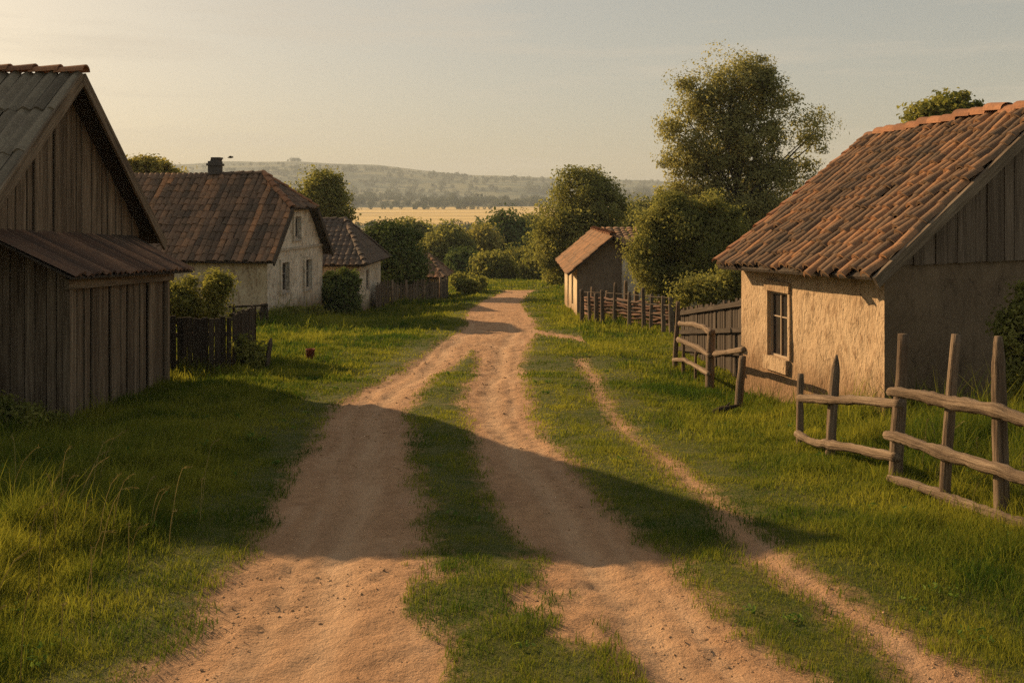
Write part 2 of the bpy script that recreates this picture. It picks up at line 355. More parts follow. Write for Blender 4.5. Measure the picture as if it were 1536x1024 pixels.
# ------------------------------------------------------------------ terrain: one sheet, split into ground, road, path, field and hills
ys = [-8, -5, -3, -1, 0, 1, 2, 3]
y = 3.6
while y < 4300:
    ys.append(y); y += .055 if y < 13 else (y * .0045 if y < 70 else y * .014)
xs = list(np.arange(-5, 5.001, .05)) ; x = 5.
while x < 3900: x += max(.08, (x - 3.9) * .055); xs.append(x); xs.insert(0, -x)
ys = np.array(ys); xs = np.array(xs)
X, Y = np.meshgrid(xs, ys)
rd, pt = masks(X, Y); dm = np.maximum(rd, pt)
Z = gz(X, Y)
fine = (Y < 70)
dsm = sm(dm / .5 + .5)
Z = Z - np.where(fine, .035 * dsm, 0) + np.where(Y < 40, rough(X, Y, dsm), 0); RUT = np.where(Y < 40, rut(X, Y), 0)
nr, nc = X.shape
idx = np.arange(nr * nc).reshape(nr, nc)
quads = np.stack([idx[:-1, :-1], idx[:-1, 1:], idx[1:, 1:], idx[1:, :-1]], -1).reshape(-1, 4)
V = np.stack([X, Y, Z], -1).reshape(-1, 3)
rf = rd.ravel()[quads].mean(1); pf = pt.ravel()[quads].mean(1); cy = Y.ravel()[quads].mean(1); cx = X.ravel()[quads].mean(1)
fieldm = (cy > 560 + 40 * np.sin(cx / 130)) & (cy < 1330 + 60 * np.sin(cx / 210.)) & (cx > -500) & (cx < 420)
cat = np.where(fieldm, 3, np.where(cy > 1900, 5, np.where(cy > 105, 4, np.where((rf > 0) & (cy < 64), 1, np.where((pf > 0) & (cy < 40), 2, 0)))))
for k, (nm, mt) in enumerate([('ground', 'earth'), ('dirt_road', 'earth'), ('footpath', 'earth'), ('wheat_field', 'wheat'), ('valley', 'hill'), ('hills', 'hills')]):
    q = quads[cat == k]; u, inv = np.unique(q, return_inverse=True)
    me = raw_mesh(nm, V[u], inv.reshape(-1, 4), True); set_attr(me, 'dirt', dm.ravel()[u] if k < 3 else np.full(len(u), -1)); set_attr(me, 'rut', RUT.ravel()[u])
    me.materials.append(M[mt]); ob = bpy.data.objects.new(nm, me); C.objects.link(ob); tag(ob, kind='structure')

# ------------------------------------------------------------------ roofs, walls, boards
def roof_panel(mb, O, U, Vv, tw, tl, amp, step, clip=None, tintf=None, jit=.012, deck=None, prof='round', ns=7):
    O, U, Vv = A(*O), A(*U), A(*Vv); lu = np.linalg.norm(U); lv = np.linalg.norm(Vv)
    nrm = np.cross(U, Vv); nrm /= np.linalg.norm(nrm)
    if nrm[2] < 0: nrm = -nrm
    nu = max(2, round(lu / tw)); nv = max(1, round(lv / tl))
    for r in range(nv):
        v0, v1 = r / nv, min(1, (r + 1) / nv + .18 / nv)
        for c_ in range(nu):
            ju = random.uniform(-1, 1) * jit * 1.2 / lu; jz0 = random.uniform(-1, 1) * jit; jz1 = random.uniform(-.5, .5) * jit; jv = random.uniform(-1, 1) * jit * (2.5 if random.random() > .04 else 7) / lv
            tn = tintf(r, c_) if tintf else random.random()
            P = []; okk = False
            for (vv, hz) in ((v0 + jv, step + jz0), (v1, jz1)):
                lo, hi = clip(min(max(vv, 0), 1)) if clip else (0, 1)
                for s_ in range(ns):
                    a = s_ / (ns - 1); u = (c_ + a) / nu + ju; uc = min(max(u, lo), hi)
                    if u > lo and u < hi: okk = True
                    h = amp * (math.sin(math.pi * a) ** .8 if prof == 'round' else .5 - .5 * math.cos(2 * math.pi * a))
                    P.append(O + U * uc + Vv * vv + nrm * (h + hz))
            if not okk: continue
            for s_ in range(ns): P.append(P[s_] - nrm * (step * .9 + .012))   # thickness at the lower end
            f = [(i, i + 1, ns + i + 1, ns + i) for i in range(ns - 1)] + [(2 * ns + i, 2 * ns + i + 1, i + 1, i) for i in range(ns - 1)]
            mb.add(P, f, tn)
def deck_poly(mb, pts, th=.05, off=.03):
    """boarded slab just below the tiles"""
    pts = [A(*p) for p in pts]; n = np.cross(pts[1] - pts[0], pts[-1] - pts[0]); n /= np.linalg.norm(n)
    if n[2] < 0: n = -n
    k = len(pts); v = [p - n * off for p in pts] + [p - n * (off + th) for p in pts]
    mb.add(v, [tuple(range(k)), tuple(range(2 * k - 1, k - 1, -1))] + [(i, i + k, (i + 1) % k + k, (i + 1) % k) for i in range(k)], .3)
def caps(mb, P0, P1, r, ln, jit=.02, tint=(0, 1), sag=0):
    P0, P1 = A(*P0), A(*P1); L = np.linalg.norm(P1 - P0); n = max(2, round(L / ln)); d = (P1 - P0) / L
    up = A(0, 0, 1) - d * d[2]; up /= np.linalg.norm(up); sd_ = np.cross(d, up)
    for i in range(n):
        a, b_ = i / n, (i + 1.18) / n; o0 = up * (random.uniform(-1, 1) * jit - sag * math.sin(math.pi * a)) + sd_ * random.uniform(-1, 1) * jit
        v = []
        for (tt, rr, dz) in ((a, r * 1.05, .025), (b_, r * .92, -.01)):
            for s_ in range(9):
                an = math.pi * (s_ / 8) ; v.append(P0 + d * L * tt + o0 + sd_ * math.cos(an) * rr * 1.1 + up * (math.sin(an) * rr * .85 + dz - r * .25))
        v += [p - (up * .025) for p in v[:9]]
        mb.add(v, [(k, k + 1, 10 + k, 9 + k) for k in range(8)] + [(18 + k, 19 + k, k + 1, k) for k in range(8)], random.uniform(*tint))
def planks(mb, P0, P1, zb, zt, wmin=.12, wmax=.2, th=.03, gap=.012, jit=.012, nrm=None, top_jit=0.0, lean=0.0, bot_jit=.03, tint=(.1, 1)):
    """vertical boards along P0->P1; zb, zt functions of the distance"""
    P0, P1 = A(P0[0], P0[1], 0), A(P1[0], P1[1], 0); L = np.linalg.norm(P1 - P0); d = (P1 - P0) / L
    n = A(-d[1], d[0], 0) if nrm is None else A(*nrm, 0)
    u = 0
    while u < L - .02:
        wd = min(random.uniform(wmin, wmax), L - u); a, b_ = u + gap / 2, u + wd - gap / 2; u += wd
        if b_ - a < .015: continue
        jo = random.uniform(-1, 1) * jit; tj = random.uniform(-1, .4) * top_jit; bj = random.uniform(-1, 1) * bot_jit; ln = random.uniform(-1, 1) * lean
        v = []; g = []; sd_ = random.random() * 60
        for (uu, lo) in ((a, 0), (b_, 1)):
            for top in (0, 1):
                z = zt(uu) + tj if top else zb(uu) + bj
                for k in (0, 1):
                    v.append(P0 + d * (uu + (ln * (z - zb(uu)) if top else 0)) + n * (jo + (th if k else 0)) + A(0, 0, z)); g.append((uu + sd_, k * th, z + sd_))
        if v[2][2] - v[0][2] < .02 and v[6][2] - v[4][2] < .02: continue
        mb.add(v, [(1, 5, 7, 3), (0, 2, 6, 4), (0, 1, 3, 2), (4, 6, 7, 5), (2, 3, 7, 6), (0, 4, 5, 1)], random.uniform(*tint), g)
def wall(mb, P0, P1, zb, zt, holes=(), cell=.14, rough=.012, depth=.14, out=None, base=None, seed=0):
    """plastered wall face from P0 to P1 with rectangular openings (u0,u1,z0,z1) and their reveals"""
    P0, P1 = A(P0[0], P0[1], 0), A(P1[0], P1[1], 0); L = np.linalg.norm(P1 - P0); d = (P1 - P0) / L
    n = A(d[1], -d[0], 0) if out is None else A(out[0], out[1], 0)
    topmax = max(zt(L * k / 40) for k in range(41))
    us = sorted(set([round(L * k / max(2, round(L / cell)), 4) for k in range(max(2, round(L / cell)) + 1)] + [h for q in holes for h in q[:2]]))
    zs = sorted(set([round(zb + (topmax - zb) * k / max(2, round((topmax - zb) / cell)), 4) for k in range(max(2, round((topmax - zb) / cell)) + 1)] + [h for q in holes for h in q[2:]]))
    v = []; tn = []
    base = zb + .6 if base is None else base
    for z in zs:
        for u in us:
            zz = min(z, zt(u)); near = any(q[0] - .03 <= u <= q[1] + .03 and q[2] - .03 <= zz <= q[3] + .03 for q in holes)
            a = 0 if near or u in (us[0], us[-1]) else (float(fbm(A(u * 2.2 + seed), A(zz * 1.6), 40 + seed, 3)[0]) - .5) * 2.4 * rough
            v.append(P0 + d * u + n * a + A(0, 0, zz)); tn.append(zz - base)
    k = len(us); f = []
    for j in range(len(zs) - 1):
        for i in range(k - 1):
            uc, zc = (us[i] + us[i + 1]) / 2, (zs[j] + zs[j + 1]) / 2
            if any(q[0] < uc < q[1] and q[2] < zc < q[3] for q in holes): continue
            if zs[j] >= zt(us[i]) and zs[j] >= zt(us[i + 1]): continue
            f.append((j * k + i, j * k + i + 1, (j + 1) * k + i + 1, (j + 1) * k + i))
    mb.add(v, f, tn)
    for (a, b_, z0, z1) in holes:
        c4 = [P0 + d * a + A(0, 0, z0), P0 + d * b_ + A(0, 0, z0), P0 + d * b_ + A(0, 0, z1), P0 + d * a + A(0, 0, z1)]
        mb.add(c4 + [p - n * depth for p in c4], [(i, (i + 1) % 4, (i + 1) % 4 + 4, i + 4) for i in range(4)], 2)
def window(parent, P0, P1, q, mf, out=None, inset=.08, fw=.04, bars=(1, (.62,)), name='window', label=None, sill=True):
    """sash set into opening q of the wall P0->P1: frame, bars, pane, sill"""
    P0, P1 = A(P0[0], P0[1], 0), A(P1[0], P1[1], 0); L = np.linalg.norm(P1 - P0); d = (P1 - P0) / L
    n = A(d[1], -d[0], 0) if out is None else A(out[0], out[1], 0)
    a, b_, z0, z1 = q; up = A(0, 0, 1); o = -n * inset
    mb = MB()
    def bar(u0, u1, za, zb_, dp=.03, off=0): mb.box(P0 + d * (u0 + u1) / 2 + up * (za + zb_) / 2 + o + n * off, d * (u1 - u0) / 2, n * dp / 2, up * (zb_ - za) / 2, random.uniform(.4, .7))
    bar(a + .002, a + fw, z0 + .002, z1 - .002); bar(b_ - fw, b_ - .002, z0 + .002, z1 - .002); bar(a + fw, b_ - fw, z0 + .002, z0 + fw); bar(a + fw, b_ - fw, z1 - fw, z1 - .002)
    wdt = b_ - a
    for k in range(bars[0]):
        u = a + wdt * (k + 1) / (bars[0] + 1); bar(u - fw * .3, u + fw * .3, z0 + fw, z1 - fw, .022, .004)
    for k in bars[1]:
        z = z0 + (z1 - z0) * k; bar(a + fw, b_ - fw, z - fw * .28, z + fw * .28, .018, -.004)
    w_ = mb.build(name, mf, parent, label=label)
    pm = MB(); c0 = P0 + o - n * .012
    pm.add([c0 + d * a + up * z0, c0 + d * b_ + up * z0, c0 + d * b_ + up * z1, c0 + d * a + up * z1], [(0, 1, 2, 3)])
    p = pm.build('pane', M['glass'], parent); p.parent = w_
    if sill:
        s_ = MB(); s_.box(P0 + d * (a + b_) / 2 + up * (z0 - .055) + n * .02, d * (wdt / 2 + .05), n * .06, up * .035, .4)
        k = s_.build('sill', mf, parent); k.parent = w_
    return w_

# ---- weathered shed on the left -------------------------------------------------------------
def cam_z(z): return CZ + z
GX = -7.6; PD = 16.7; PZ = cam_z(2.18); SL = .75
shed = thing('wooden_shed', (-9.5, PD, g1(-9.5, PD)), 'tall weathered grey board shed with a steep corrugated roof and a rusty lean-to', 'shed')
def rake(y): return PZ - .06 - SL * abs(y - PD)
D0, D1 = PD - 3.55, PD + 3.55
mb = MB(); gb = g1(GX, PD) - .25
planks(mb, (GX, D0), (GX, D1), lambda u: cam_z(-.55) - .03 * u, lambda u: rake(D0 + u) - .03, .17, .27, nrm=(1, 0), jit=.026, gap=.034)
mb.build('gable_wall', M['shed_wood'], shed)
mb = MB(); planks(mb, (GX - .02, D0), (GX - .02, D1), lambda u: g1(GX, D0 + u) - .1, lambda u: cam_z(-.52) - .03 * u, .15, .25, nrm=(1, 0), jit=.03, gap=.034)
planks(mb, (GX - .05, D0), (GX - 7, D0), lambda u: g1(GX - u, D0) - .1, lambda u: rake(D0), .15, .25, nrm=(0, -1))
planks(mb, (GX - .05, D1), (GX - 7, D1), lambda u: g1(GX - u, D1) - .1, lambda u: rake(D1), .15, .25, nrm=(0, 1))
mb.build('wall', M['shed_wood'], shed)
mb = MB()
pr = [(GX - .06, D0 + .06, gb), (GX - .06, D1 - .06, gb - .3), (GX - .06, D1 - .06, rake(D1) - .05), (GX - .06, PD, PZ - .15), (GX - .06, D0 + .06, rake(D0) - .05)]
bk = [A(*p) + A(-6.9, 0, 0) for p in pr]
mb.add([A(*p) for p in pr] + bk, [(0, 1, 2, 3, 4), (9, 8, 7, 6, 5)] + [(i, i + 5, (i + 1) % 5 + 5, (i + 1) % 5) for i in range(5)]); mb.build('gap_shade_backing', M['backing'], shed)  # added black body, its colour paints the dark seen between the boards
HW = 3.95; OX = .40; dz = SL * HW
mb = MB()
roof_panel(mb, (GX + OX, PD - HW, PZ - dz), (-9, 0, 0), (0, HW, dz), .205, 1.25, .055, .035, prof='cos', jit=.014, ns=9, tintf=lambda r, c_: random.uniform(.15, 1))
roof_panel(mb, (GX + OX, PD + HW, PZ - dz), (-9, 0, 0), (0, -HW, dz), .205, 1.25, .055, .035, prof='cos', jit=.014, ns=9)
rf_ = mb.build('roof', M['sheet_grey'], shed)
mb = MB()
for sg in (-1, 1): deck_poly(mb, [(GX + OX, PD + sg * HW, PZ - dz), (GX + OX - 9, PD + sg * HW, PZ - dz), (GX + OX - 9, PD, PZ), (GX + OX, PD, PZ)], .04, .02)
mb.build('roof_deck', M['dark_wood'], shed)
mb = MB(); caps(mb, (GX + OX + .06, PD, PZ + .05), (GX - 8, PD, PZ + .07), .13, .42, .012); mb.build('ridge_cap', M['ridge_tile'], shed).parent = rf_
for sg in (-1, 1):
    mb = MB(); a = A(GX + OX, PD + sg * (HW + .03), PZ - dz - .10); b_ = A(GX + OX, PD, PZ - .08)
    if sg == 1: b_ = b_ + A(.004, 0, 0)
    nn = np.cross(b_ - a, A(1, 0, 0)); nn /= np.linalg.norm(nn)
    mb.box((a + b_) / 2, A(.022, 0, 0), nn * .105, (b_ - a) / 2, .75); mb.build('barge_board', M['shed_wood'], shed)
# lean-to against the gable
lt = [A(GX + .02, 14.15, cam_z(-.38)), A(GX + .02, 20.0, cam_z(-.62)), A(-6.30, 14.3, cam_z(-1.06)), A(-6.36, 19.9, cam_z(-1.34))]
mb = MB(); roof_panel(mb, lt[2], lt[3] - lt[2], lt[0] - lt[2], .235, 1.3, .05, .02, prof='cos', jit=.010, ns=9, tintf=lambda r, c_: random.uniform(0, 1))
lr = mb.build('lean_to_roof', M['sheet_rust'], shed)
mb = MB(); deck_poly(mb, [lt[2], lt[3], lt[1], lt[0]], .03, .015); mb.build('lean_to_deck', M['dark_wood'], shed).parent = lr
WX = -6.62; W0, W1 = 14.75, 18.95
mb = MB()
planks(mb, (WX, W0), (WX, W1), lambda u: g1(WX, W0 + u) - .1, lambda u: cam_z(-1.13) - .047 * u, .17, .30, nrm=(1, 0), jit=.028, gap=.034, bot_jit=.05)
planks(mb, (GX, W0), (WX + .02, W0), lambda u: g1(GX + u, W0) - .1, lambda u: cam_z(-.47) - .53 * u, .14, .22, nrm=(0, -1), gap=.014)
planks(mb, (GX, W1), (WX, W1), lambda u: g1(GX + u, W1) - .1, lambda u: cam_z(-.71) - .59 * u, .14, .22, nrm=(0, 1))
mb.build('lean_to_wall', M['shed_wood'], shed)
mb = MB(); mb.box(((GX + WX) / 2 - .03, (W0 + W1) / 2, cam_z(-2.5)), (abs(GX - WX) / 2 - .04, 0, 0), (0, (W1 - W0) / 2 - .04, 0), (0, -.05, 1.05)); mb.build('lean_to_shade_backing', M['backing'], shed)  # added black box, gives the lean-to gaps their shade by colour
mb = MB(); a, b_ = A(WX + .09, W0 - .15, cam_z(-1.19)), A(WX + .09, W1 + .2, cam_z(-1.19) - .047 * (W1 - W0 + .3)); mb.box((a + b_) / 2, A(.035, 0, 0), A(0, 0, .075), (b_ - a) / 2, .6); mb.build('eave_beam', M['shed_wood'], shed)
for yy in (W0 + .0, W1 - .02):
    mb = MB(); zt_ = cam_z(-1.25) - .047 * (yy - W0); zb_ = g1(WX, yy) - .1; mb.box((WX + .045, yy, (zt_ + zb_) / 2), (.05, 0, 0), (0, .055, 0), (0, 0, (zt_ - zb_) / 2), .8); mb.build('corner_post', M['shed_wood'], shed)

# ---- white farmhouse, half-hipped roof --------------------------------------------------------
def local(G0, g, n):
    return lambda w_, t_, z_=0: A(G0[0] + g[0] * w_ + n[0] * t_, G0[1] + g[1] * w_ + n[1] * t_, z_)
G0 = A(-8.8, 35.8); gd = A(.128, .992); gn = A(-.992, .128); Wd = 6.25; LEN = 12.
Q = local(G0, gd, gn); zE, zR, zB = cam_z(-1.77), cam_z(1.18), cam_z(-4.9)
farm = thing('farmhouse', Q(Wd / 2, 5, g1(-10, 39)), 'white plastered farmhouse with half-hipped brown tiled roof and a chimney', 'house')
rk = lambda u: min(zE + (zR - zE) * (1 - abs(u - Wd / 2) / (Wd / 2)) - .02, cam_z(-.22))
holes = [(1.32, 2.07, cam_z(-3.30), cam_z(-2.22)), (3.98, 4.72, cam_z(-3.42), cam_z(-2.26))]
hole_g = [(2.72, 3.42, cam_z(-1.38), cam_z(-.52))]
mb = MB(); wall(mb, Q(0, 0)[:2], Q(Wd, 0)[:2], zB, lambda u: cam_z(-1.72), holes, .2, .02, out=-gn, base=cam_z(-4.3), seed=1)
wall(mb, Q(0, 0)[:2], Q(Wd, 0)[:2], cam_z(-1.72), rk, hole_g, .2, .015, out=-gn, base=cam_z(-4.3), seed=2)
mb.build('gable_wall', M['white_plaster'], farm)
mb = MB(); wall(mb, Q(0, 0)[:2], Q(0, LEN)[:2], zB, lambda u: zE - .06, (), .3, .03, out=-gd, base=cam_z(-4.3), seed=3)
wall(mb, Q(Wd, 0)[:2], Q(Wd, LEN)[:2], zB, lambda u: zE - .06, (), .5, .02, out=gd, base=cam_z(-4.3), seed=4); wall(mb, Q(0, LEN)[:2], Q(Wd, LEN)[:2], zB, rk, (), .5, .02, out=gn, base=cam_z(-4.3), seed=5)
mb.build('wall', M['cream_plaster'], farm)
mb = MB(); mb.box((Q(Wd / 2, -.02) + A(0, 0, cam_z(-1.74))), A(*gd, 0) * (Wd / 2 + .03), A(*gn, 0) * .05, A(0, 0, .045), .5); mb.build('string_course', M['white_plaster'], farm)
fw_ = [window(farm, Q(0, 0)[:2], Q(Wd, 0)[:2], q, M['old_frame'], out=-gn, fw=.045, bars=(0, (.6,))) for q in holes]
fw_.append(window(farm, Q(0, 0)[:2], Q(Wd, 0)[:2], hole_g[0], M['old_frame'], out=-gn, fw=.07, bars=(1, ()), label='small attic window with a pale surround'))
for wi_, q in zip(fw_, holes + hole_g):
    mb = MB()
    for (u0, u1, z0, z1) in ((q[0] - .13, q[0], q[2] - .1, q[3] + .13), (q[1], q[1] + .13, q[2] - .1, q[3] + .13), (q[0], q[1], q[3], q[3] + .13)):
        mb.box(Q((u0 + u1) / 2, -.03, (z0 + z1) / 2), A(*gd, 0) * ((u1 - u0) / 2), A(*gn, 0) * .05, A(0, 0, (z1 - z0) / 2), 2)
    mb.build('window_surround', M['white_plaster'], farm).parent = wi_
OV = .35; ez = zE - (zR - zE) / (Wd / 2) * OV; vh = .58; tR = 1.37
def slope_clip(v): return (0, 1) if v < vh else (((v - vh) / (1 - vh)) * (tR + OV) / (LEN + 2 * OV), 1)
colr = [random.gauss(.40, .24) for _ in range(200)]
rt = lambda r, c_: min(1, max(0, colr[c_] + random.gauss(0, .12) + .12 * math.sin(r * .9 + c_ * .7)))
mb = MB()
for side in (0, 1):
    w0 = -OV if side == 0 else Wd + OV
    O_ = Q(w0, -OV, ez); U_ = Q(w0, LEN + OV, ez) - O_; V_ = Q(Wd / 2, -OV, zR) - O_
    roof_panel(mb, O_, U_, V_, .23, .36, .06, .028, clip=slope_clip, tintf=rt, jit=.018, ns=6)
h0, h1, ap = Q(-OV, -OV, ez) + vh * (Q(Wd / 2, -OV, zR) - Q(-OV, -OV, ez)), Q(Wd + OV, -OV, ez) + vh * (Q(Wd / 2, -OV, zR) - Q(Wd + OV, -OV, ez)), Q(Wd / 2, tR, zR)
roof_panel(mb, h0, h1 - h0, ap - (h0 + h1) / 2, .27, .36, .05, .028, clip=lambda v: (.5 * v, 1 - .5 * v), tintf=lambda r, c_: random.uniform(0, .5), jit=.015)
# the triangle's rows run straight up: shift so that v=1 meets the apex
frf = mb.build('roof', M['house_tile'], farm)
mb = MB()
for w0 in (-OV, Wd + OV):
    e0 = Q(w0, -OV, ez); up_ = Q(Wd / 2, -OV, zR)
    deck_poly(mb, [e0, Q(w0, LEN + OV, ez), Q(Wd / 2, LEN + OV, zR), ap, e0 + vh * (up_ - e0)], .05, .02)
deck_poly(mb, [h0, h1, ap], .05, .02)
mb.build('roof_deck', M['dark_wood'], farm)
mb = MB(); caps(mb, ap, Q(Wd / 2, LEN + OV, zR), .14, .4, .03, (0, .3), .12); mb.build('ridge_tiles', M['house_tile'], farm).parent = frf
mb = MB(); caps(mb, h0 + A(0, 0, .04), ap + A(0, 0, .04), .12, .4, .02, (.3, 1)); caps(mb, h1 + A(0, 0, .04), ap + A(0, 0, .04), .12, .4, .02, (.2, .7)); mb.build('hip_tiles', M['ridge_tile'], farm).parent = frf
for w0 in (-OV, Wd + OV):
    mb = MB(); a = Q(w0, -OV - .012, ez - .06); b_ = a + vh * (Q(Wd / 2, -OV, zR) - Q(w0, -OV, ez)); ax = (b_ - a) / 2
    pn = np.cross(ax, A(*gn, 0)); pn /= np.linalg.norm(pn); mb.box((a + b_) / 2, A(*gn, 0) * .03, pn * .10, ax, .5)
    mb.build('barge_board', M['dark_wood'], farm)
mb = MB(); c_ = Q(Wd / 2, 3.35, zR + .22)
mb.box(c_, A(*gd, 0) * .22, A(*gn, 0) * .21, (0, 0, .26), .5); mb.box(c_ + A(0, 0, .12), A(*gd, 0) * .27, A(*gn, 0) * .26, (0, 0, .045), .5); mb.box(c_ + A(.04, 0, .30), A(*gd, 0) * .17, A(*gn, 0) * .17, (0.02, 0, .06), .5); mb.box(c_ + A(.07, 0, .38), A(*gd, 0) * .2, A(*gn, 0) * .17, (0, 0, .03), .5)
mb.build('chimney', M['brick'], farm).parent = frf

# ---- small house behind it ---------------------------------------------------------------------
def simple_house(name, label, G0, gd, Wd, LEN, zE, zR, zB, mwall, mroof, OV=.35, hip=1.1, wins=(), mframe=None, tw=.27, rowl=.4, lip=(0, 1), base=None):
    """long wall (length Wd) along gd faces the road; ridge parallel to it, hipped at the near end; depth LEN to the left"""
    gn = A(-gd[1], gd[0]); Q = local(G0, gd, gn)
    th_ = thing(name, Q(Wd / 2, LEN / 2, zB + .4), label, 'house')
    base = zB + .6 if base is None else base
    mb = MB()
    wall(mb, Q(0, 0)[:2], Q(Wd, 0)[:2], zB, lambda u: zE + .1, [q for q in wins], .25, .02, out=-gn, base=base, seed=11)
    wall(mb, Q(0, 0)[:2], Q(0, LEN)[:2], zB, lambda u: zE + .1, (), .25, .02, out=-gd, base=base, seed=12)
    wall(mb, Q(Wd, 0)[:2], Q(Wd, LEN)[:2], zB, lambda u: zE + .1, (), .5, .02, out=gd, base=base, seed=13)
    wall(mb, Q(0, LEN)[:2], Q(Wd, LEN)[:2], zB, lambda u: zE + .1, (), .5, .02, out=gn, base=base, seed=14)
    mb.build('wall', mwall, th_)
    for q in wins: window(th_, Q(0, 0)[:2], Q(Wd, 0)[:2], q, mframe, out=-gn, fw=.06, bars=(1, ()), sill=False)
    r0, r1 = Q(Wd / 2, hip, zR), Q(Wd / 2, LEN - hip, zR)
    c = [Q(-OV, -OV, zE), Q(Wd + OV, -OV, zE), Q(Wd + OV, LEN + OV, zE), Q(-OV, LEN + OV, zE)]
    fr = (hip + OV) / (LEN + 2 * OV)
    mb = MB(); dk = MB()
    for (a, b_, p) in ((c[0], c[3], 0), (c[1], c[2], 0)):
        roof_panel(mb, a, b_ - a, (r0 + r1) / 2 - (a + b_) / 2, tw, rowl, .055, .028, clip=lambda v: (fr * v, 1 - fr * v), tintf=lambda r, q_: (.95 if r == 0 and random.random() < .6 else random.uniform(*lip)), ns=6)
        dk_pts = [a, b_, r1, r0]; deck_poly(dk, dk_pts, .05, .02)
    for (a, b_, r_) in ((c[0], c[1], r0), (c[3], c[2], r1)):
        roof_panel(mb, a, b_ - a, r_ - (a + b_) / 2, tw, rowl, .055, .028, clip=lambda v: (.5 * v, 1 - .5 * v), tintf=lambda r, q_: random.uniform(*lip), ns=6)
        deck_poly(dk, [a, b_, r_], .05, .02)
    rr = mb.build('roof', mroof, th_); dk.build('roof_deck', M['dark_wood'], th_)
    mb = MB(); caps(mb, r0, r1, .13, .4, .02, (0, .5))
    for (a, r_) in ((c[0], r0), (c[1], r0)): caps(mb, a + A(0, 0, .05), r_ + A(0, 0, .05), .12, .4, .02, (.0, .8))
    mb.build('ridge_tiles', mroof, th_).parent = rr
    return th_
simple_house('small_house', 'low pale house with a greyish hipped roof beside the white farmhouse', A(-6.78, 44.), A(.03, 1.) / math.hypot(.03, 1), 6.0, 7.5, cam_z(-2.72), cam_z(-.75), cam_z(-5.6),
             M['white_plaster'], M['grey_tile'], OV=.4, hip=1.2, wins=[(1.9, 2.75, cam_z(-4.05), cam_z(-3.05))], mframe=M['old_frame'], lip=(0, .75), base=cam_z(-4.9))
simple_house('outbuilding', 'tiny tumbledown outbuilding with a brown roof behind the far paling fence', A(-4.1, 57.), A(.05, .99), 3.4, 4.2, cam_z(-4.25), cam_z(-3.05), cam_z(-6.2),
             M['cream_plaster'], M['house_tile'], OV=.3, hip=.9, lip=(.2, .8), tw=.35, base=cam_z(-5.6))

# ---- adobe cottage on the right ------------------------------------------------------------------
N0 = A(5.2, 13.9); wd = A(-.23, .973); wd = wd / np.linalg.norm(wd); gdv = A(.862, .507); CL = 4.4
cot = thing('cottage', (*(N0 + wd * 2.2 + gdv * 3.5), -1.2), 'sunlit ochre adobe cottage with orange pantiles and a boarded gable', 'house')
outn = A(-wd[1], wd[0])
F0 = N0 + wd * CL
NR = A(*(N0 - wd * .28 - gdv * .3), cam_z(-.88)) + A(3.4, 2.0, 2.42); FR = A(*(F0 + wd * .25 - gdv * .3), cam_z(-1.04)) + A(3.4, 2.0, 2.36)
NE = NR - A(3.4, 2.0, 2.42) * 1.04; FE = FR - A(3.4, 2.0, 2.36) * 1.04
qw = (2.66, 3.34, cam_z(-2.60), cam_z(-1.50))
zEC = lambda s_: cam_z(-.86) - .034 * s_
mb = MB(); wall(mb, N0, F0, cam_z(-4.3), zEC, [qw], .10, .028, depth=.16, out=outn, base=cam_z(-3.02), seed=21); mb.build('wall', M['adobe'], cot)
GW = 7.35; gout = A(gdv[1], -gdv[0])
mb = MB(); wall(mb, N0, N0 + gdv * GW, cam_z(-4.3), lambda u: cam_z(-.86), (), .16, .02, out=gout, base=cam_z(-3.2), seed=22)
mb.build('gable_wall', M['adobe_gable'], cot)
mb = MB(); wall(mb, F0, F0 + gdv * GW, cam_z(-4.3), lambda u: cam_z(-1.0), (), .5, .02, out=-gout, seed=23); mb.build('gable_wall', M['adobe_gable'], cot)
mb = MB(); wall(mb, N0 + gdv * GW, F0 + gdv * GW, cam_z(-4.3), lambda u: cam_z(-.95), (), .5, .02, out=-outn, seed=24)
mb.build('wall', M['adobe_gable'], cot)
sl_ = 2.42 / np.linalg.norm(A(3.4, 2.0)); RM = np.linalg.norm(A(3.4, 2.0))
def crake(u): return cam_z(-.88) + sl_ * ((u + .3) if u + .3 < RM else 2 * RM - u - .3) - .10
mb = MB(); B0 = N0 + gout * .03
planks(mb, B0 + gdv * .12, B0 + gdv * (GW - .1), lambda u: cam_z(-.875), lambda u: crake(u + .12), .16, .27, nrm=tuple(gout), gap=.016, jit=.01, bot_jit=.006, tint=(.25, 1)); mb.build('gable_boards', M['gable_wood'], cot)
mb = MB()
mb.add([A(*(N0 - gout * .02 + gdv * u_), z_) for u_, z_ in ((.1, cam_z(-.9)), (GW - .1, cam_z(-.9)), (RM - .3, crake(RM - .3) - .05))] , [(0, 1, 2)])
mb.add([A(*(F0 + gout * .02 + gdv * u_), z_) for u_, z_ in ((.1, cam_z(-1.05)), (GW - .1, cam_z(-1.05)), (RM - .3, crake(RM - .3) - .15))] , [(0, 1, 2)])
mb.build('gable_shade_backing', M['backing'], cot)  # added black sheets, shade behind the gable boards put in as colour
ct = lambda r, c_: min(1, max(0, .8 * colr[c_ + 60] + .10 + random.gauss(0, .16)))
mb = MB(); roof_panel(mb, NE, FE - NE, NR - NE, .205, .34, .072, .036, tintf=ct, jit=.03, ns=9)
BE, BF = NR + A(3.4, 2.0, -2.42), FR + A(3.4, 2.0, -2.36)
roof_panel(mb, BE, BF - BE, NR - BE, .205, .34, .072, .036, tintf=ct, jit=.03, ns=6)
crf = mb.build('roof', M['cottage_tile'], cot)
mb = MB(); deck_poly(mb, [NE, FE, FR, NR], .05, .025); deck_poly(mb, [BE, BF, FR, NR], .05, .025); mb.build('roof_deck', M['dark_wood'], cot)
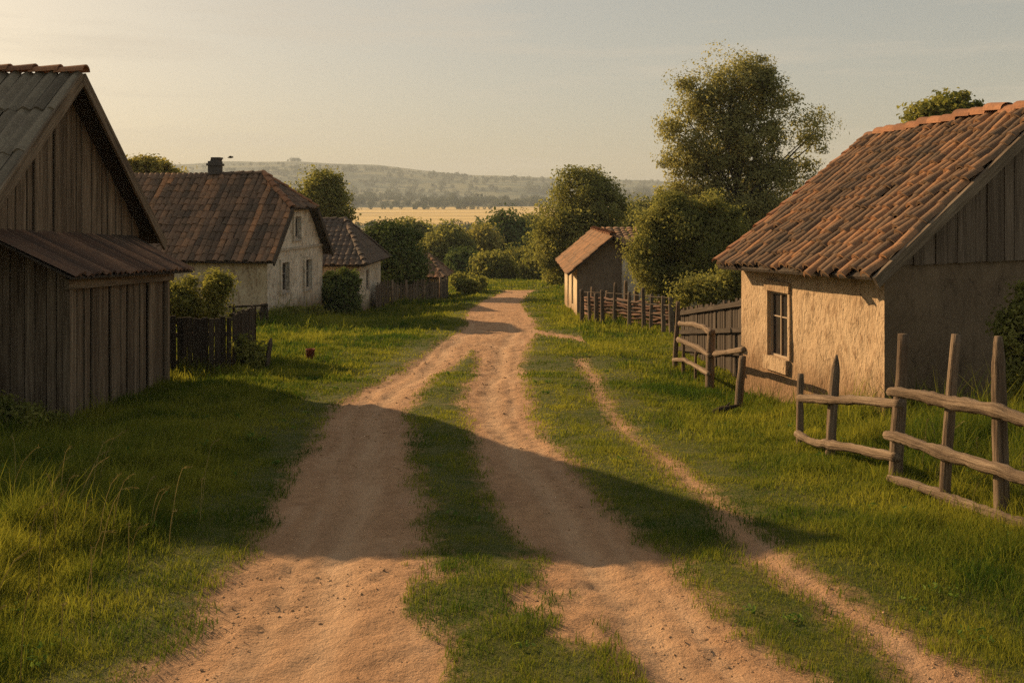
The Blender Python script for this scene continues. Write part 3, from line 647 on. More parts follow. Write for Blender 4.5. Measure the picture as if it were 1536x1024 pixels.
mb = MB(); caps(mb, FR + A(0, 0, .06), NR + A(0, 0, .06), .16, .36, .045); mb.build('ridge_tiles', M['ridge_tile'], cot).parent = crf
mb = MB(); caps(mb, FE + A(0, 0, .05), FR + A(0, 0, .05), .10, .40, .012, (.3, 1)); mb.build('verge_tiles', M['ridge_tile'], cot).parent = crf
for (a, b_) in ((NE, NR), (BE, NR)):
    mb = MB(); a, b_ = a + A(0, 0, -.09), b_ + A(0, 0, -.09); ax = (b_ - a) / 2; g3 = A(*gout, 0); pn = np.cross(ax, g3); pn /= np.linalg.norm(pn)
    mb.box((a + b_) / 2 + g3 * .03, g3 * .025, pn * .085, ax, .8); mb.build('barge_board', M['shed_wood'], cot)
cw = window(cot, N0, F0, qw, M['frame'], out=outn, inset=.05, fw=.034, bars=(1, (.62,)), sill=False)
def onwall(u, z, o=0): return A(*(N0 + wd * u + outn * o), z)
d3, n3 = A(*wd, 0), A(*outn, 0)
mb = MB(); mb.box(onwall((qw[0] + qw[1]) / 2, qw[3] + .10, .015), d3 * .42, n3 * .045, (0, 0, .09), .5); mb.build('lintel', M['adobe'], cot).parent = cw
mb = MB(); mb.box(onwall((qw[0] + qw[1]) / 2 + .05, qw[2] - .12, .02), d3 * .40, n3 * .05, (0, 0, .115), .9); mb.build('sill', M['adobe'], cot).parent = cw
mb = MB()
for u in (qw[0] - .045, qw[1] + .04): mb = MB(); mb.box(onwall(u, (qw[2] + qw[3]) / 2, .008), d3 * .035, n3 * .03, (0, 0, (qw[3] - qw[2]) / 2 - .002), 2); mb.build('window_surround', M['adobe'], cot).parent = cw

# ---- farther house on the right --------------------------------------------------------------------
hr = thing('stone_house', (4.2, 40, g1(4, 40)), 'small grey-gabled house with a red-brown roof behind the stake fence', 'house')
xw, xr, xe, d0, d1 = 2.38, 3.68, 4.98, 36.5, 45.
zEr, zRr, zBr = cam_z(-2.34), cam_z(-1.22), cam_z(-5.2)
mb = MB(); hw = [(2.2, 3.3, cam_z(-4.0), cam_z(-2.75)), (5.2, 6.2, cam_z(-4.4), cam_z(-2.7))]
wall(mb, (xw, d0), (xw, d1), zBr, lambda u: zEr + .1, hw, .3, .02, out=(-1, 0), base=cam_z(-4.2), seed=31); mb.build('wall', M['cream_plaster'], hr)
for q in hw: window(hr, (xw, d0), (xw, d1), q, M['old_frame'], out=(-1, 0), fw=.09, bars=(0, ()), sill=False)
mb = MB(); grk = lambda u: zEr + (zRr - zEr) * (1 - abs(u - 1.3) / 1.3) - .04
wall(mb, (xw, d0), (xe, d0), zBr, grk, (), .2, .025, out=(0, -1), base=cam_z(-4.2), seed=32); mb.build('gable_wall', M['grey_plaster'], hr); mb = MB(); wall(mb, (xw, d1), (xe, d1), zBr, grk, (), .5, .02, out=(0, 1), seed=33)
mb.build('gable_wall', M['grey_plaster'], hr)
mb = MB(); wall(mb, (4.02, 36.2), (8.4, 36.2), zBr, lambda u: cam_z(-2.0), (), .3, .025, out=(0, -1), base=cam_z(-4.2), seed=34)
wall(mb, (4.02, 36.2), (4.02, 36.6), zBr, lambda u: cam_z(-2.0), (), .3, .0, out=(-1, 0), base=cam_z(-4.2), seed=35); wall(mb, (8.4, 36.2), (8.4, 45), zBr, lambda u: cam_z(-2.0), (), .5, .0, out=(1, 0), base=cam_z(-4.2)); mb.build('wing_wall', M['white_plaster'], hr)
mb = MB(); dk = MB(); ov = .38
eZ = zEr - .25
for xa in (xw - ov, xe + ov):
    roof_panel(mb, (xa, d0 - ov, eZ), (0, d1 - d0 + 2 * ov, 0), (xr - xa, 0, zRr - eZ + .05), .27, .36, .05, .028, tintf=lambda r, c_: random.uniform(.3, .9), ns=6); deck_poly(dk, [(xa, d0 - ov, eZ), (xa, d1 + ov, eZ), (xr, d1 + ov, zRr + .05), (xr, d0 - ov, zRr + .05)], .05, .02)
for (ya, s_) in ((35.9, 1), (45.4, -1)):
    roof_panel(mb, (3.55, ya, cam_z(-1.98)), (5.2, 0, 0), (0, 4.75 * s_, .98), .27, .38, .05, .028, tintf=lambda r, c_: random.uniform(.2, .7), clip=lambda v: (max(0, .22 - .2 * v), 1), ns=6); deck_poly(dk, [(4.5, ya, cam_z(-1.98)), (8.75, ya, cam_z(-1.98)), (8.75, ya + 4.75 * s_, cam_z(-1.0)), (3.6, ya + 4.75 * s_, cam_z(-1.0))], .05, .02)
hrf = mb.build('roof', M['cottage_tile'], hr); dk.build('roof_deck', M['dark_wood'], hr)
mb = MB(); caps(mb, (xr, d0 - ov, zRr + .1), (xr, d1 + ov, zRr + .1), .12, .4, .01, (.2, .7)); mb.build('ridge_tiles', M['ridge_tile'], hr).parent = hrf

# ------------------------------------------------------------------ fences
def post(mb, px, ytop, ybase, d=None, r=.06, lean=0, tip=None, tint=.6, n=9, emb=.25):
    """log post standing on the ground at the given place"""
    if d is None: x, d = p2w(px, ybase)
    else: x = (px - 768) / FPX * d
    zb = g1(x, d); h = (ybase - ytop) / FPX * d; r2 = r * .8
    pts = [(x, d, zb - emb), (x + lean * .35 * h, d, zb + h * .35), (x + lean * .7 * h + random.uniform(-.01, .01), d, zb + h * .7), (x + lean * h, d, zb + h)]
    if tip: pts.insert(3, (x + lean * .88 * h, d, zb + h * .86)); rad = [r, r, r * .95, r * .85, r * tip]
    else: rad = [r, r, r * .92, r2]
    mb.tube(pts, rad, n, tint, .06, sub=3); return A(x, d, zb)
def log(mb, P, r, tint=.7, n=10):
    P = [A(*p) for p in P]; r = list(r) if hasattr(r, '__len__') else [r] * len(P); P2, r2 = [], []
    for i in range(len(P) - 1):
        for f in (0, .33, .66):
            P2.append(P[i] + (P[i + 1] - P[i]) * f + A(0, 0, random.uniform(-1, 1) * .008 * min(1, r[i] / .05))); r2.append((r[i] + (r[i + 1] - r[i]) * f) * random.choice([.88, .95, 1, 1.0, 1.06, 1.2]))
    P2.append(P[-1]); r2.append(r[-1] * .9); mb.tube(P2, r2, n, tint, .13, sub=3)

rf1 = thing('log_fence', (4, 11, g1(4, 11)), 'rough log rail fence on tall posts before the adobe cottage', 'fence')
spec = [(1199, 568, 678, 12.4, .055, .02, None), (1244, 541, 695, 11.7, .07, .07, .15), (1342, 515, 740, 10.2, .083, .06, None), (1414, 521, 778, 9.3, .062, .08, None), (1503, 526, 805, 8.7, .078, -.02, .5), (1640, 540, 840, 8.0, .07, .0, None)]
for (px, a, b_, d, r, ln, tip) in spec:
    mb = MB(); post(mb, px, a, b_, d, r * .84, ln, tip, random.uniform(.4, .75), 10); mb.build('post', M['rail_wood'], rf1, True)
def rail(parent, pts, r, tint=.8):
    mb = MB(); log(mb, [at(*p) for p in pts], [q * .86 for q in r] if isinstance(r, list) else r * .86, tint); return mb.build('rail', M['rail_wood'], parent, True)
rail(rf1, [(1200, 597, 12.33), (1240, 599, 11.62), (1290, 600, 10.9), (1352, 605, 10.12)], [.05, .056, .055, .06])
rail(rf1, [(1195, 650, 12.33), (1222, 664, 11.9), (1248, 667, 11.6), (1300, 676, 10.8), (1346, 686, 10.1)], [.05, .055, .06, .065, .07])
rail(rf1, [(1335, 587, 10.05), (1380, 593, 9.6), (1430, 606, 9.17), (1500, 617, 8.6), (1560, 640, 8.2), (1660, 660, 7.85)], [.055, .062, .066, .066, .07, .07])
rail(rf1, [(1330, 652, 10.05), (1370, 663, 9.6), (1430, 685, 9.15), (1500, 705, 8.58), (1560, 726, 8.2), (1660, 750, 7.85)], [.055, .064, .066, .066, .07, .07])
rail(rf1, [(1334, 716, 10.05), (1390, 733, 9.5), (1440, 755, 9.1), (1500, 775, 8.56), (1560, 795, 8.2), (1660, 815, 7.85)], [.05, .056, .062, .062, .066, .066])

rf2 = thing('rail_fence', (3.6, 18.8, g1(3.6, 18.8)), 'short broken rail fence with curved rails at the cottage corner', 'fence')
for (px, a, b_, d, r, ln, tip) in [(1012, 448, 550, 21.2, .055, .05, None), (1064, 482, 574, 18.6, .085, .04, None), (1107, 524, 604, 16.3, .07, .09, None), (1025, 490, 540, 20.6, .035, 0, None), (1043, 500, 545, 19.9, .03, .02, None)]:
    mb = MB(); post(mb, px, a, b_, d, r, ln, tip, random.uniform(.25, .6)); mb.build('post', M['rail_wood'], rf2, True)
rail(rf2, [(1020, 485, 20.8), (1040, 486, 19.8), (1056, 491, 19.0), (1067, 500, 18.45)], .062)
rail(rf2, [(1018, 509, 20.8), (1040, 518, 19.6), (1066, 534, 18.45)], .06)
rail(rf2, [(1011, 540, 21.0), (1028, 540, 20.2), (1045, 550, 19.3), (1064, 561, 18.45)], .055)
rail(rf2, [(1073, 531, 18.45), (1095, 528, 17.4), (1116, 524, 16.25)], .06)

bf = thing('board_fence', (4.5, 22, g1(4.5, 22)), 'dark old board fence rising towards the adobe cottage', 'fence')
a2, b2 = A(4.10, 24.0), A(4.75, 19.2)
mb = MB(); Lb = np.linalg.norm(b2 - a2)
planks(mb, a2, b2, lambda u: g1(4.4, 24 - u) - .1, lambda u: cam_z(-2.55) + u / Lb * .78, .1, .17, nrm=(-1, -.1), top_jit=.08, gap=.02, jit=.02, tint=(0, .9)); mb.build('boards', M['dark_wood'], bf)
for dz_ in (-.1, -.55, -.95):
    mb = MB(); q0, q1 = A(*a2, cam_z(-2.55) + dz_) + A(-.07, 0, 0), A(*b2, cam_z(-1.77) + dz_ * 1.2) + A(-.07, 0, 0); mb.box((q0 + q1) / 2, (.025, 0, 0), (0, 0, .05), (q1 - q0) / 2, .2); mb.build('rail', M['dark_wood'], bf)

sf = thing('stake_fence', (4, 33, g1(4, 33)), 'ragged fence of uneven upright stakes in front of the grey-gabled house', 'fence')
for (px, a, b_) in [(873.6, 434, 477), (885, 438, 480), (895, 440, 479), (904, 435, 482), (921.4, 424, 486), (944, 438, 484), (966, 432, 485), (976, 441, 487), (995, 444, 490), (1007.5, 445, 494)]:
    d = np.interp(px, [873, 1010], [34.2, 29.4]); mb = MB(); post(mb, px, a, 305 + FPX * (CZ - g1((px - 768) / FPX * d, d)) / d, d, random.uniform(.055, .085), random.uniform(-.04, .06), None, random.uniform(.15, .7), 7); mb.build('stake', M['fence_wood'], sf, True)
for (ya, yb) in ((437, 447), (447, 459), (460, 474)):
    mb = MB(); log(mb, [at(872, ya + 1, 34.2), at(905, ya + 2, 33.1), at(940, (ya + yb) / 2 - 1, 31.85), at(975, (ya + yb) / 2 + 3, 30.6), at(1012, yb, 29.3)], .017, .0, 6); mb.build('rail', M['fence_wood'], sf, True)
pen = thing('garden_fence', (5.2, 38, g1(5, 35)), 'low brown wattle fence with pale posts behind the stakes', 'fence')
for (px, a, b_) in [(889, 430, 470), (910, 436, 470), (939, 421, 470), (955, 432, 474), (989, 448, 480), (1003, 442, 480)]:
    d = np.interp(px, [873, 1010], [35.9, 32.2]); mb = MB(); post(mb, px, a, 305 + FPX * (CZ - g1((px - 768) / FPX * d, d)) / d, d, random.uniform(.07, .11), random.uniform(-.03, .04), None, .95, 7); mb.build('post', M['rail_wood'], pen, True)
mb = MB()
for k in range(7):
    z0 = .12 + k * .115; pts = []
    for q in range(15):
        px = 876 + q * 9.6; d = np.interp(px, [873, 1010], [35.7, 32.0]); x = (px - 768) / FPX * d; pts.append((x, d + .06 * (1 if (q + k) % 2 else -1), g1(x, d) + z0 + random.uniform(-.05, .05)))
    mb.tube(pts, .045, 6, random.uniform(.3, 1), .2)
mb.build('wattle', M['wattle'], pen, True)

lf = thing('plank_fence', (-6.5, 20.5, g1(-6.5, 20.5)), 'dark upright plank fence between the shed and the lone leaning post', 'fence')
mb = MB(); planks(mb, (-7.25, 20.35), (-5.80, 20.6), lambda u: g1(-6.5, 20.5) - .15, lambda u: g1(-6.5, 20.5) + 1.28 - .02 * u, .075, .13, nrm=(0, -1), top_jit=.05, gap=.010, jit=.018, lean=.012, tint=(0, .6)); mb.build('planks', M['dark_wood'], lf)
mb = MB(); planks(mb, (-5.80, 20.6), (-5.74, 22.2), lambda u: g1(-5.8, 21) - .15, lambda u: g1(-5.8, 21) + 1.24, .08, .13, nrm=(1, 0), top_jit=.06, gap=.015, tint=(0, .5)); mb.build('return_planks', M['dark_wood'], lf)
for k in (.32, .88):
    mb = MB(); mb.box((-6.52, 20.54, g1(-6.5, 20.5) + k), (.7, .12, 0), (0, .025, 0), (0, 0, .045), .4, 0); mb.build('rail', M['fence_wood'], lf)
gf = thing('garden_rail', (-8.6, 32, g1(-8.6, 32)), 'thin dark garden rail with a stout post at the farmhouse corner', 'fence')
for (px, a, b_, r) in ((396, 455, 492, .15), (350, 456, 490, .05)):
    mb = MB(); d = 32.5; post(mb, px, a, 305 + FPX * (CZ - g1((px - 768) / FPX * d, d)) / d, d, r, 0, None, .1, 8); mb.build('post', M['dark_wood'], gf, True)
for yy in (459, 470):
    mb = MB(); log(mb, [at(343, yy + 1, 32.4), at(370, yy, 32.4), at(402, yy - 2, 32.4)], .035, .1, 6); mb.build('rail', M['dark_wood'], gf, True)
lp = thing('leaning_post', (*p2w(398, 553), -1), 'single thin dark post leaning in the grass beside the plank fence', 'post')
mb = MB(); post(mb, 399, 506, 553, 20.9, .055, .16, .3, .2); mb.build('shaft', M['fence_wood'], lp, True)
pf_ = thing('paling_fence', (-5, 51, g1(-5, 51)), 'long weathered paling fence beyond the low pale house', 'fence')
fa, fb = A(-6.42, 46.8), A(-3.62, 56.5)
def fz(u): p = fa + (fb - fa) * u / np.linalg.norm(fb - fa); return g1(p[0], p[1])
mb = MB(); planks(mb, fa, fb, lambda u: fz(u) - .1, lambda u: fz(u) + 1.2 + .1 * math.sin(u * 1.3), .10, .17, nrm=(.96, -.27), top_jit=.16, gap=.03, jit=.03, lean=.03, tint=(0, .8)); mb.build('palings', M['fence_wood'], pf_)
for k in (.3, 1.0):
    mb = MB(); log(mb, [A(*(fa + (fb - fa) * q), g1(*(fa + (fb - fa) * q)) + k) for q in (0, .33, .66, 1)], .035, .3, 6); mb.build('rail', M['fence_wood'], pf_, True)
for q in (.18, .36, .6, .85):
    p = fa + (fb - fa) * q; mb = MB(); mb.tube([(p[0] + .08, p[1] - .06, g1(*p) - .2), (p[0] + .08, p[1] - .06, g1(*p) + 1.32)], [.07, .06], 7, .9, .1); mb.build('post', M['rail_wood'], pf_, True)

# small things in the grass
x_, d_ = p2w(465.5, 538); z_ = g1(x_, d_)
tn = thing('tin_bucket', (x_, d_, z_), 'small rust-red tin standing alone on the sunlit grass', 'bucket')
mb = MB(); nb = 14; prof_ = [(.085, 0), (.095, .03), (.10, .22), (.108, .225), (.108, .24), (.095, .24), (.085, .05), (0.001, .05)]
vv = [(x_ + r * math.cos(2 * math.pi * k / nb), d_ + r * math.sin(2 * math.pi * k / nb), z_ + .01 + h) for r, h in prof_ for k in range(nb)]
mb.add(vv, [(i * nb + k, i * nb + (k + 1) % nb, (i + 1) * nb + (k + 1) % nb, (i + 1) * nb + k) for i in range(len(prof_) - 1) for k in range(nb)]); mb.build('body', M['rust'], tn, True)
mb = MB(); mb.tube([(x_ - .104, d_ - .02, z_ + .22), (x_ - .09, d_ - .1, z_ + .16), (x_ - .03, d_ - .118, z_ + .1), (x_ + .05, d_ - .112, z_ + .11), (x_ + .104, d_ - .02, z_ + .22)], .006, 6, sub=3); mb.build('handle', M['backing'], tn, True)
x_, d_ = p2w(1085, 613); z_ = g1(x_, d_) + .05
mb = MB(); mb.tube([(x_ - .16, d_, z_ - .02), (x_ - .02, d_ + .02, z_ + .03), (x_ + .1, d_ - .03, z_ + .07), (x_ + .26, d_ + .05, z_ + .09)], [.045, .05, .035, .015], 8, .2, .2, sub=3); mb.tube([(x_ + .02, d_, z_ + .04), (x_ + .12, d_ + .1, z_ + .12)], [.025, .01], 6, .2)
tag(mb.build('fallen_branch', M['bark'], None, True), 'short dark fallen branch lying on the grass left of the cottage', 'branch')
# bird over the farmhouse chimney
bx = at(346, 236.5, 62)
mb = MB()
body = [(-.2, 0, .0), (-.1, 0, .01), (.02, 0, .015), (.12, 0, .02), (.19, 0, .02)]
mb.tube([bx + A(*p) for p in body], [.012, .045, .06, .04, .01], 8)
for sg in (-1, 1):
    w_ = [bx + A(.07, sg * .03, .03), bx + A(.09, sg * .2, .10), bx + A(-.02, sg * .42, .06), bx + A(-.05, sg * .2, .09), bx + A(-.06, sg * .03, .03)]
    mb.add(w_ + [p - A(0, 0, .012) for p in w_], [(0, 1, 3, 4), (1, 2, 3), (9, 8, 6, 5), (8, 7, 6), (0, 5, 6, 1), (1, 6, 7, 2), (2, 7, 8, 3), (3, 8, 9, 4)])
tag(mb.build('bird', M['bird'], None, True), 'tiny dark bird flying above the farmhouse chimney', 'bird')

# ------------------------------------------------------------------ trees and bushes
def leaf_mesh(cen, nrm_bias, size, tint):
    n = len(cen); nn = nrm_bias + rng.normal(0, .75, (n, 3)); nn /= np.linalg.norm(nn, axis=1)[:, None] + 1e-9
    r = rng.normal(0, 1, (n, 3)); a = np.cross(nn, r); a /= np.linalg.norm(a, axis=1)[:, None] + 1e-9; b_ = np.cross(nn, a)
    s_ = (size * rng.uniform(.6, 1.35, n))[:, None]
    fold = nn * s_ * .18
    V_ = np.stack([cen - a * s_, cen + b_ * s_ * .5 + fold, cen + a * s_, cen - b_ * s_ * .5 + fold], 1).reshape(-1, 3)
    F_ = np.arange(n * 4).reshape(n, 4); return V_, F_, np.repeat(tint, 4)
def foliage(name, parent, ells, d, mat, leaf, n_clump, per, sig, depth=1.0, shell=.45, flat=.75, dy=0.0, holes=.3):
    """leaf-sized faces in clumps through the crown; ells = crown lobes (px,py,rx,ry) at distance d"""
    k = d / FPX; vol = np.array([e[2] * e[3] * (e[2] + e[3]) for e in ells], float); vol = vol ** .75; vol /= vol.sum()
    cl = []; nb = []
    for e, f in zip(ells, vol):
        m = max(3, int(n_clump * f)); c0 = at(e[0], e[1], d + dy + (e[4] if len(e) > 4 else 0)); R_ = np.maximum(A(e[2] * k, (e[2] + e[3]) / 2 * k * depth, e[3] * k) - sig * .25, .04)
        u = rng.normal(0, 1, (m, 3)); u /= np.linalg.norm(u, axis=1)[:, None]; rr = shell + (1 - shell) * rng.random(m) ** .6; rr *= rng.uniform(.72, 1.04, m) * (.74 + .5 * vnoise(u[:, 0] * 3.2 + e[0], u[:, 2] * 3.2 + u[:, 1] * 2.1 + e[1], 91)) * np.where(rng.random(m) < .12, rng.uniform(1.05, 1.25, m), 1)
        cl.append(c0 + u * rr[:, None] * R_); nb.append(u)
    cl = np.concatenate(cl); nb = np.concatenate(nb)
    gs = 2.2 / (np.mean([e[2] + e[3] for e in ells]) * k); kp = (vnoise(cl[:, 0] * gs + 3, cl[:, 2] * gs + cl[:, 1] * gs * .6, 93) > holes) | (rng.random(len(cl)) < .25); cl, nb = cl[kp], nb[kp]
    q = rng.poisson(per, len(cl)); ci = np.repeat(np.arange(len(cl)), q); n = len(ci)
    off = np.clip(rng.normal(0, 1, (n, 3)), -1.7, 1.7) * sig * np.repeat(rng.uniform(.4, 1.35, len(cl)), q)[:, None]; off[:, 2] *= flat
    cen = cl[ci] + off
    ct_ = rng.uniform(0, 1, len(cl)); tint = np.clip(ct_[ci] * .7 + rng.uniform(0, .4, n) - .05, 0, 1)
    V_, F_, T_ = leaf_mesh(cen, nb[ci] * .7 + A(0, 0, .35) + off / (sig + 1e-6) * .35, leaf, tint)
    if parent is not None: V_ = V_ - np.array(parent.location)
    me = raw_mesh(name, V_, F_); set_attr(me, 'tint', T_); me.materials.append(mat)
    o = bpy.data.objects.new(name, me); C.objects.link(o)
    if parent is not None: o.parent = parent
    return o, cl
def tree(name, label, d, px, ells, mat, leaf, n_clump, per, sig, tr=.25, fork=.35, limbs=12, cat='tree', group=None, twigs=.6, **kw):
    x = (px - 768) / FPX * d; zb = g1(x, d); th_ = thing(name, (x, d, zb), label, cat, group)
    o, cl = foliage('crown', th_, ells, d, mat, leaf, n_clump, per, sig, **kw)
    zt_ = max(at(e[0], e[1] - e[3] * .5, d)[2] for e in ells); hh = zt_ - zb
    mb = MB(); top = A(at(np.mean([e[0] for e in ells]), 0, d)[0], d, zb + hh)
    base = A(x, d, zb - .3); sp = []
    for q in range(7):
        f = q / 6; p = base + (top - base) * f + A(random.uniform(-1, 1), random.uniform(-1, 1), 0) * tr * 1.2 * (0 if q == 0 else 1) * (.4 + f); sp.append(p)
    mb.tube(sp, [tr * (1.25 if q == 0 else 1 - .82 * q / 6) for q in range(7)], 9, .5, .08, sub=2)
    pick = random.sample(range(len(cl)), min(limbs, len(cl)))
    for c_ in pick:
        tgt = cl[c_]; f = min(.85, max(fork, (tgt[2] - zb) / hh - random.uniform(.2, .42)))
        i_ = f * 6; s_ = sp[int(i_)] + (sp[min(6, int(i_) + 1)] - sp[int(i_)]) * (i_ - int(i_)); r0 = tr * (1 - .82 * f) * .55
        m1 = s_ + (tgt - s_) * .4 + A(random.uniform(-.3, .3), random.uniform(-.3, .3), .12 * np.linalg.norm(tgt - s_)) * .6
        mb.tube([s_, m1, s_ + (tgt - s_) * .75 + A(random.uniform(-.2, .2), 0, .1), tgt], [r0, r0 * .7, r0 * .42, r0 * .16], 6, .5, .1, sub=2)
        for k in range(2):
            j = random.randrange(len(cl)); t2 = cl[j]
            if np.linalg.norm(t2 - m1) < hh * .3: mb.tube([m1, (m1 + t2) / 2 + A(0, 0, .15), t2], [r0 * .4, r0 * .25, r0 * .08], 5, .5)
    mb.build('trunk', M['bark'], th_, True)
    return th_
def bush(name, label, d, px, ells, mat, leaf, n_clump, per, sig, cat='bush', group=None, stems=7, **kw):
    x = (px - 768) / FPX * d; zb = g1(x, d); th_ = thing(name, (x, d, zb), label, cat, group)
    o, cl = foliage('foliage', th_, ells, d, mat, leaf, n_clump, per, sig, **kw)
    mb = MB()
    for c_ in random.sample(range(len(cl)), min(stems, len(cl))):
        s_ = A(x + random.uniform(-.15, .15), d + random.uniform(-.15, .15), zb - .1); t_ = cl[c_]; mb.tube([s_, s_ + (t_ - s_) * .5 + A(0, 0, .1), t_], [.035, .025, .008], 5, .5)
    mb.build('stem', M['bark'], th_, True); return th_

tree('tall_tree', 'tall airy grey-green tree towering over the right side of the lane', 42, 1100,
     [(1122, 122, 66, 52), (1066, 152, 62, 58), (1154, 168, 60, 64), (1026, 188, 42, 48), (1200, 195, 46, 58), (1100, 215, 90, 68), (1040, 245, 62, 50), (1165, 255, 68, 50), (1100, 300, 95, 48), (1030, 300, 46, 38), (1150, 330, 60, 45)],
     M['leaf_tall'], .063, 660, 140, .31, tr=.21, fork=.2, limbs=44, shell=.2, depth=.7, holes=.30)
tree('round_tree', 'dense round dark-green tree beyond the grey-gabled house', 62, 862,
     [(872, 288, 48, 44), (840, 325, 42, 46), (905, 318, 44, 48), (868, 360, 62, 50), (835, 385, 34, 42), (915, 360, 30, 40)], M['leaf_round'], .095, 420, 165, .40, tr=.4, fork=.25, shell=.55)
bush('big_bush', 'huge rounded dark bush covering the right end of the grey-gabled house', 32, 1015,
     [(1010, 335, 50, 48), (975, 375, 34, 60), (1045, 375, 55, 62), (1005, 415, 52, 42), (1075, 345, 42, 50), (1085, 395, 40, 50)], M['leaf_round'], .052, 540, 180, .20, shell=.6, stems=12)
bush('hedge_bush', 'low leafy green hedge bush behind the dark old board fence', 27, 1075, [(1060, 432, 45, 26), (1105, 425, 30, 35), (1030, 442, 25, 18)], M['leaf_round'], .05, 200, 90, .17, shell=.3, holes=.4)
tree('crest_tree', 'light-green tree top showing above the cottage ridge', 34, 1420, [(1425, 163, 42, 30), (1390, 182, 34, 30), (1455, 176, 32, 30), (1425, 215, 65, 40)], M['leaf_mid'], .10, 190, 60, .22, tr=.2, shell=.35)
bush('wall_bush', 'leafy green bush against the shaded cottage gable at the right edge', 13.2, 1535, [(1530, 500, 40, 45), (1548, 460, 30, 35), (1570, 540, 60, 60), (1535, 560, 35, 35)], M['leaf_mid'], .034, 330, 75, .075, shell=.4, stems=14)
tree('farm_tree', 'round green tree rising behind the farmhouse hip', 58, 480, [(482, 285, 38, 30), (455, 300, 28, 32), (500, 312, 30, 36), (478, 330, 45, 40)], M['leaf_round'], .09, 260, 150, .34, tr=.3, shell=.5)
tree('shed_tree', 'feathery yellow-green tree between the shed roof and the farmhouse', 52, 225, [(205, 252, 24, 22), (235, 258, 34, 24), (262, 268, 18, 18), (225, 285, 55, 30)], M['leaf_yellow'], .12, 210, 45, .26, tr=.22, shell=.25, twigs=1)
bush('dark_tree', 'broad dark-green tree with a low crown behind the paling fence', 53, 590, [(572, 360, 30, 28), (610, 372, 28, 30), (585, 395, 48, 38), (555, 400, 24, 35), (622, 405, 18, 30)], M['leaf_dark'], .085, 300, 130, .30, cat='tree', shell=.55)
bush('yard_bush', 'yellow-green bush spilling over the plank fence beside the shed', 23.5, 300, [(270, 448, 26, 30), (322, 436, 24, 30), (298, 460, 45, 26), (255, 452, 20, 34), (335, 425, 10, 16), (285, 430, 16, 14)], M['leaf_mid'], .04, 300, 85, .15, shell=.2, stems=22, holes=.42)
bush('ivy_bush', 'dark climbing bush on the low pale house wall', 42.6, 512, [(500, 430, 20, 26), (520, 425, 16, 20), (510, 452, 28, 24), (528, 458, 14, 18)], M['leaf_dark'], .085, 240, 60, .17, shell=.4)
bush('weed_bush', 'leafy dark weeds growing at the open end of the plank fence', 21.0, 372, [(362, 520, 22, 26), (378, 540, 24, 20), (356, 545, 18, 18)], M['leaf_mid'], .045, 130, 50, .10, cat='weeds', shell=.3)
bush('corner_bush', 'scruffy weeds at the garden rail by the farmhouse wall', 33, 372, [(368, 486, 24, 14), (384, 480, 14, 16), (355, 478, 12, 14)], M['leaf_yellow'], .07, 110, 45, .15, cat='weeds', shell=.3)
bush('nettle_patch', 'dark nettles along the foot of the farmhouse gable', 36.3, 440, [(415, 473, 14, 7, -.6), (440, 470, 20, 8, .8), (470, 468, 16, 9, 2.5)], M['leaf_mid'], .07, 130, 40, .13, cat='weeds', shell=.2)
bush('shed_weeds', 'tall dark weeds growing at the near foot of the shed wall', 13.6, 40, [(30, 625, 40, 14, .2), (80, 630, 26, 9, .6), (-10, 615, 30, 20)], M['leaf_mid'], .04, 150, 45, .09, cat='weeds', shell=.2)
# trees of the valley floor below the lane's end
vt = [(96, 672, [(675, 358, 26, 22), (660, 375, 26, 26), (690, 375, 20, 26)], 'leaf_round', 'rounded dark valley tree just right of the outbuilding roof'),
      (118, 755, [(758, 338, 26, 24), (740, 358, 24, 26), (775, 360, 26, 30), (757, 385, 34, 28)], 'leaf_dark', 'tallest dark valley tree rising above the end of the lane'),
      (104, 722, [(720, 365, 26, 22), (708, 390, 24, 24)], 'leaf_yellow', 'pale yellow-green valley tree left of the tallest valley tree'),
      (92, 775, [(775, 392, 26, 24), (795, 398, 22, 24)], 'leaf_mid', 'rounded valley bush-tree above the very end of the road'),
      (90, 700, [(694, 398, 18, 22), (712, 405, 14, 16)], 'leaf_dark', 'dark low valley tree beside the green meadow'),
      (86, 735, [(738, 400, 24, 18), (752, 408, 16, 14)], 'leaf_mid', 'low olive valley thicket above the meadow'),
      (84, 812, [(815, 375, 22, 34), (822, 405, 24, 26), (800, 402, 16, 18)], 'leaf_mid', 'yellowish tree merging into the dense round tree'),
      (130, 628, [(620, 352, 26, 18), (640, 366, 24, 20), (600, 350, 18, 16)], 'leaf_round', 'grey-green distant tree above the dark tree beside the outbuilding'),
      (150, 812, [(800, 345, 24, 20), (822, 355, 22, 25)], 'leaf_round', 'faded valley tree half hidden left of the dense round tree'),
      (75, 942, [(950, 345, 30, 30), (930, 365, 24, 30)], 'leaf_round', 'dim tree showing above the roof of the grey-gabled house'),
      (120, 975, [(960, 325, 34, 24), (1000, 318, 30, 26)], 'leaf_round', 'distant tree between the round tree and the huge bush')]
for k, (d, px, el, mt, lab) in enumerate(vt):
    tree('valley_tree', lab, d, px, el, M[mt], .0019 * d + .02, 170, 85, .0062 * d, tr=.25, fork=.2, limbs=8, shell=.5, group='trees in the valley below the lane')
for (d, px, py, rx, ry, lab) in [(66, 688, 420, 12, 8, 'small dark shrub at the left edge of the far meadow'), (60, 715, 424, 8, 7, 'small shrub alone in the far meadow grass'), (68, 832, 415, 16, 12, 'low shrub right of the end of the road'), (57, 700, 428, 14, 5, 'low weeds beside the outbuilding corner')]:
    bush('meadow_shrub', lab, d, px, [(px, py, rx, ry), (px + rx * .6, py + 3, rx * .6, ry * .7)], M['leaf_mid'], .12, 60, 38, .22, group='shrubs of the far meadow', shell=.3)

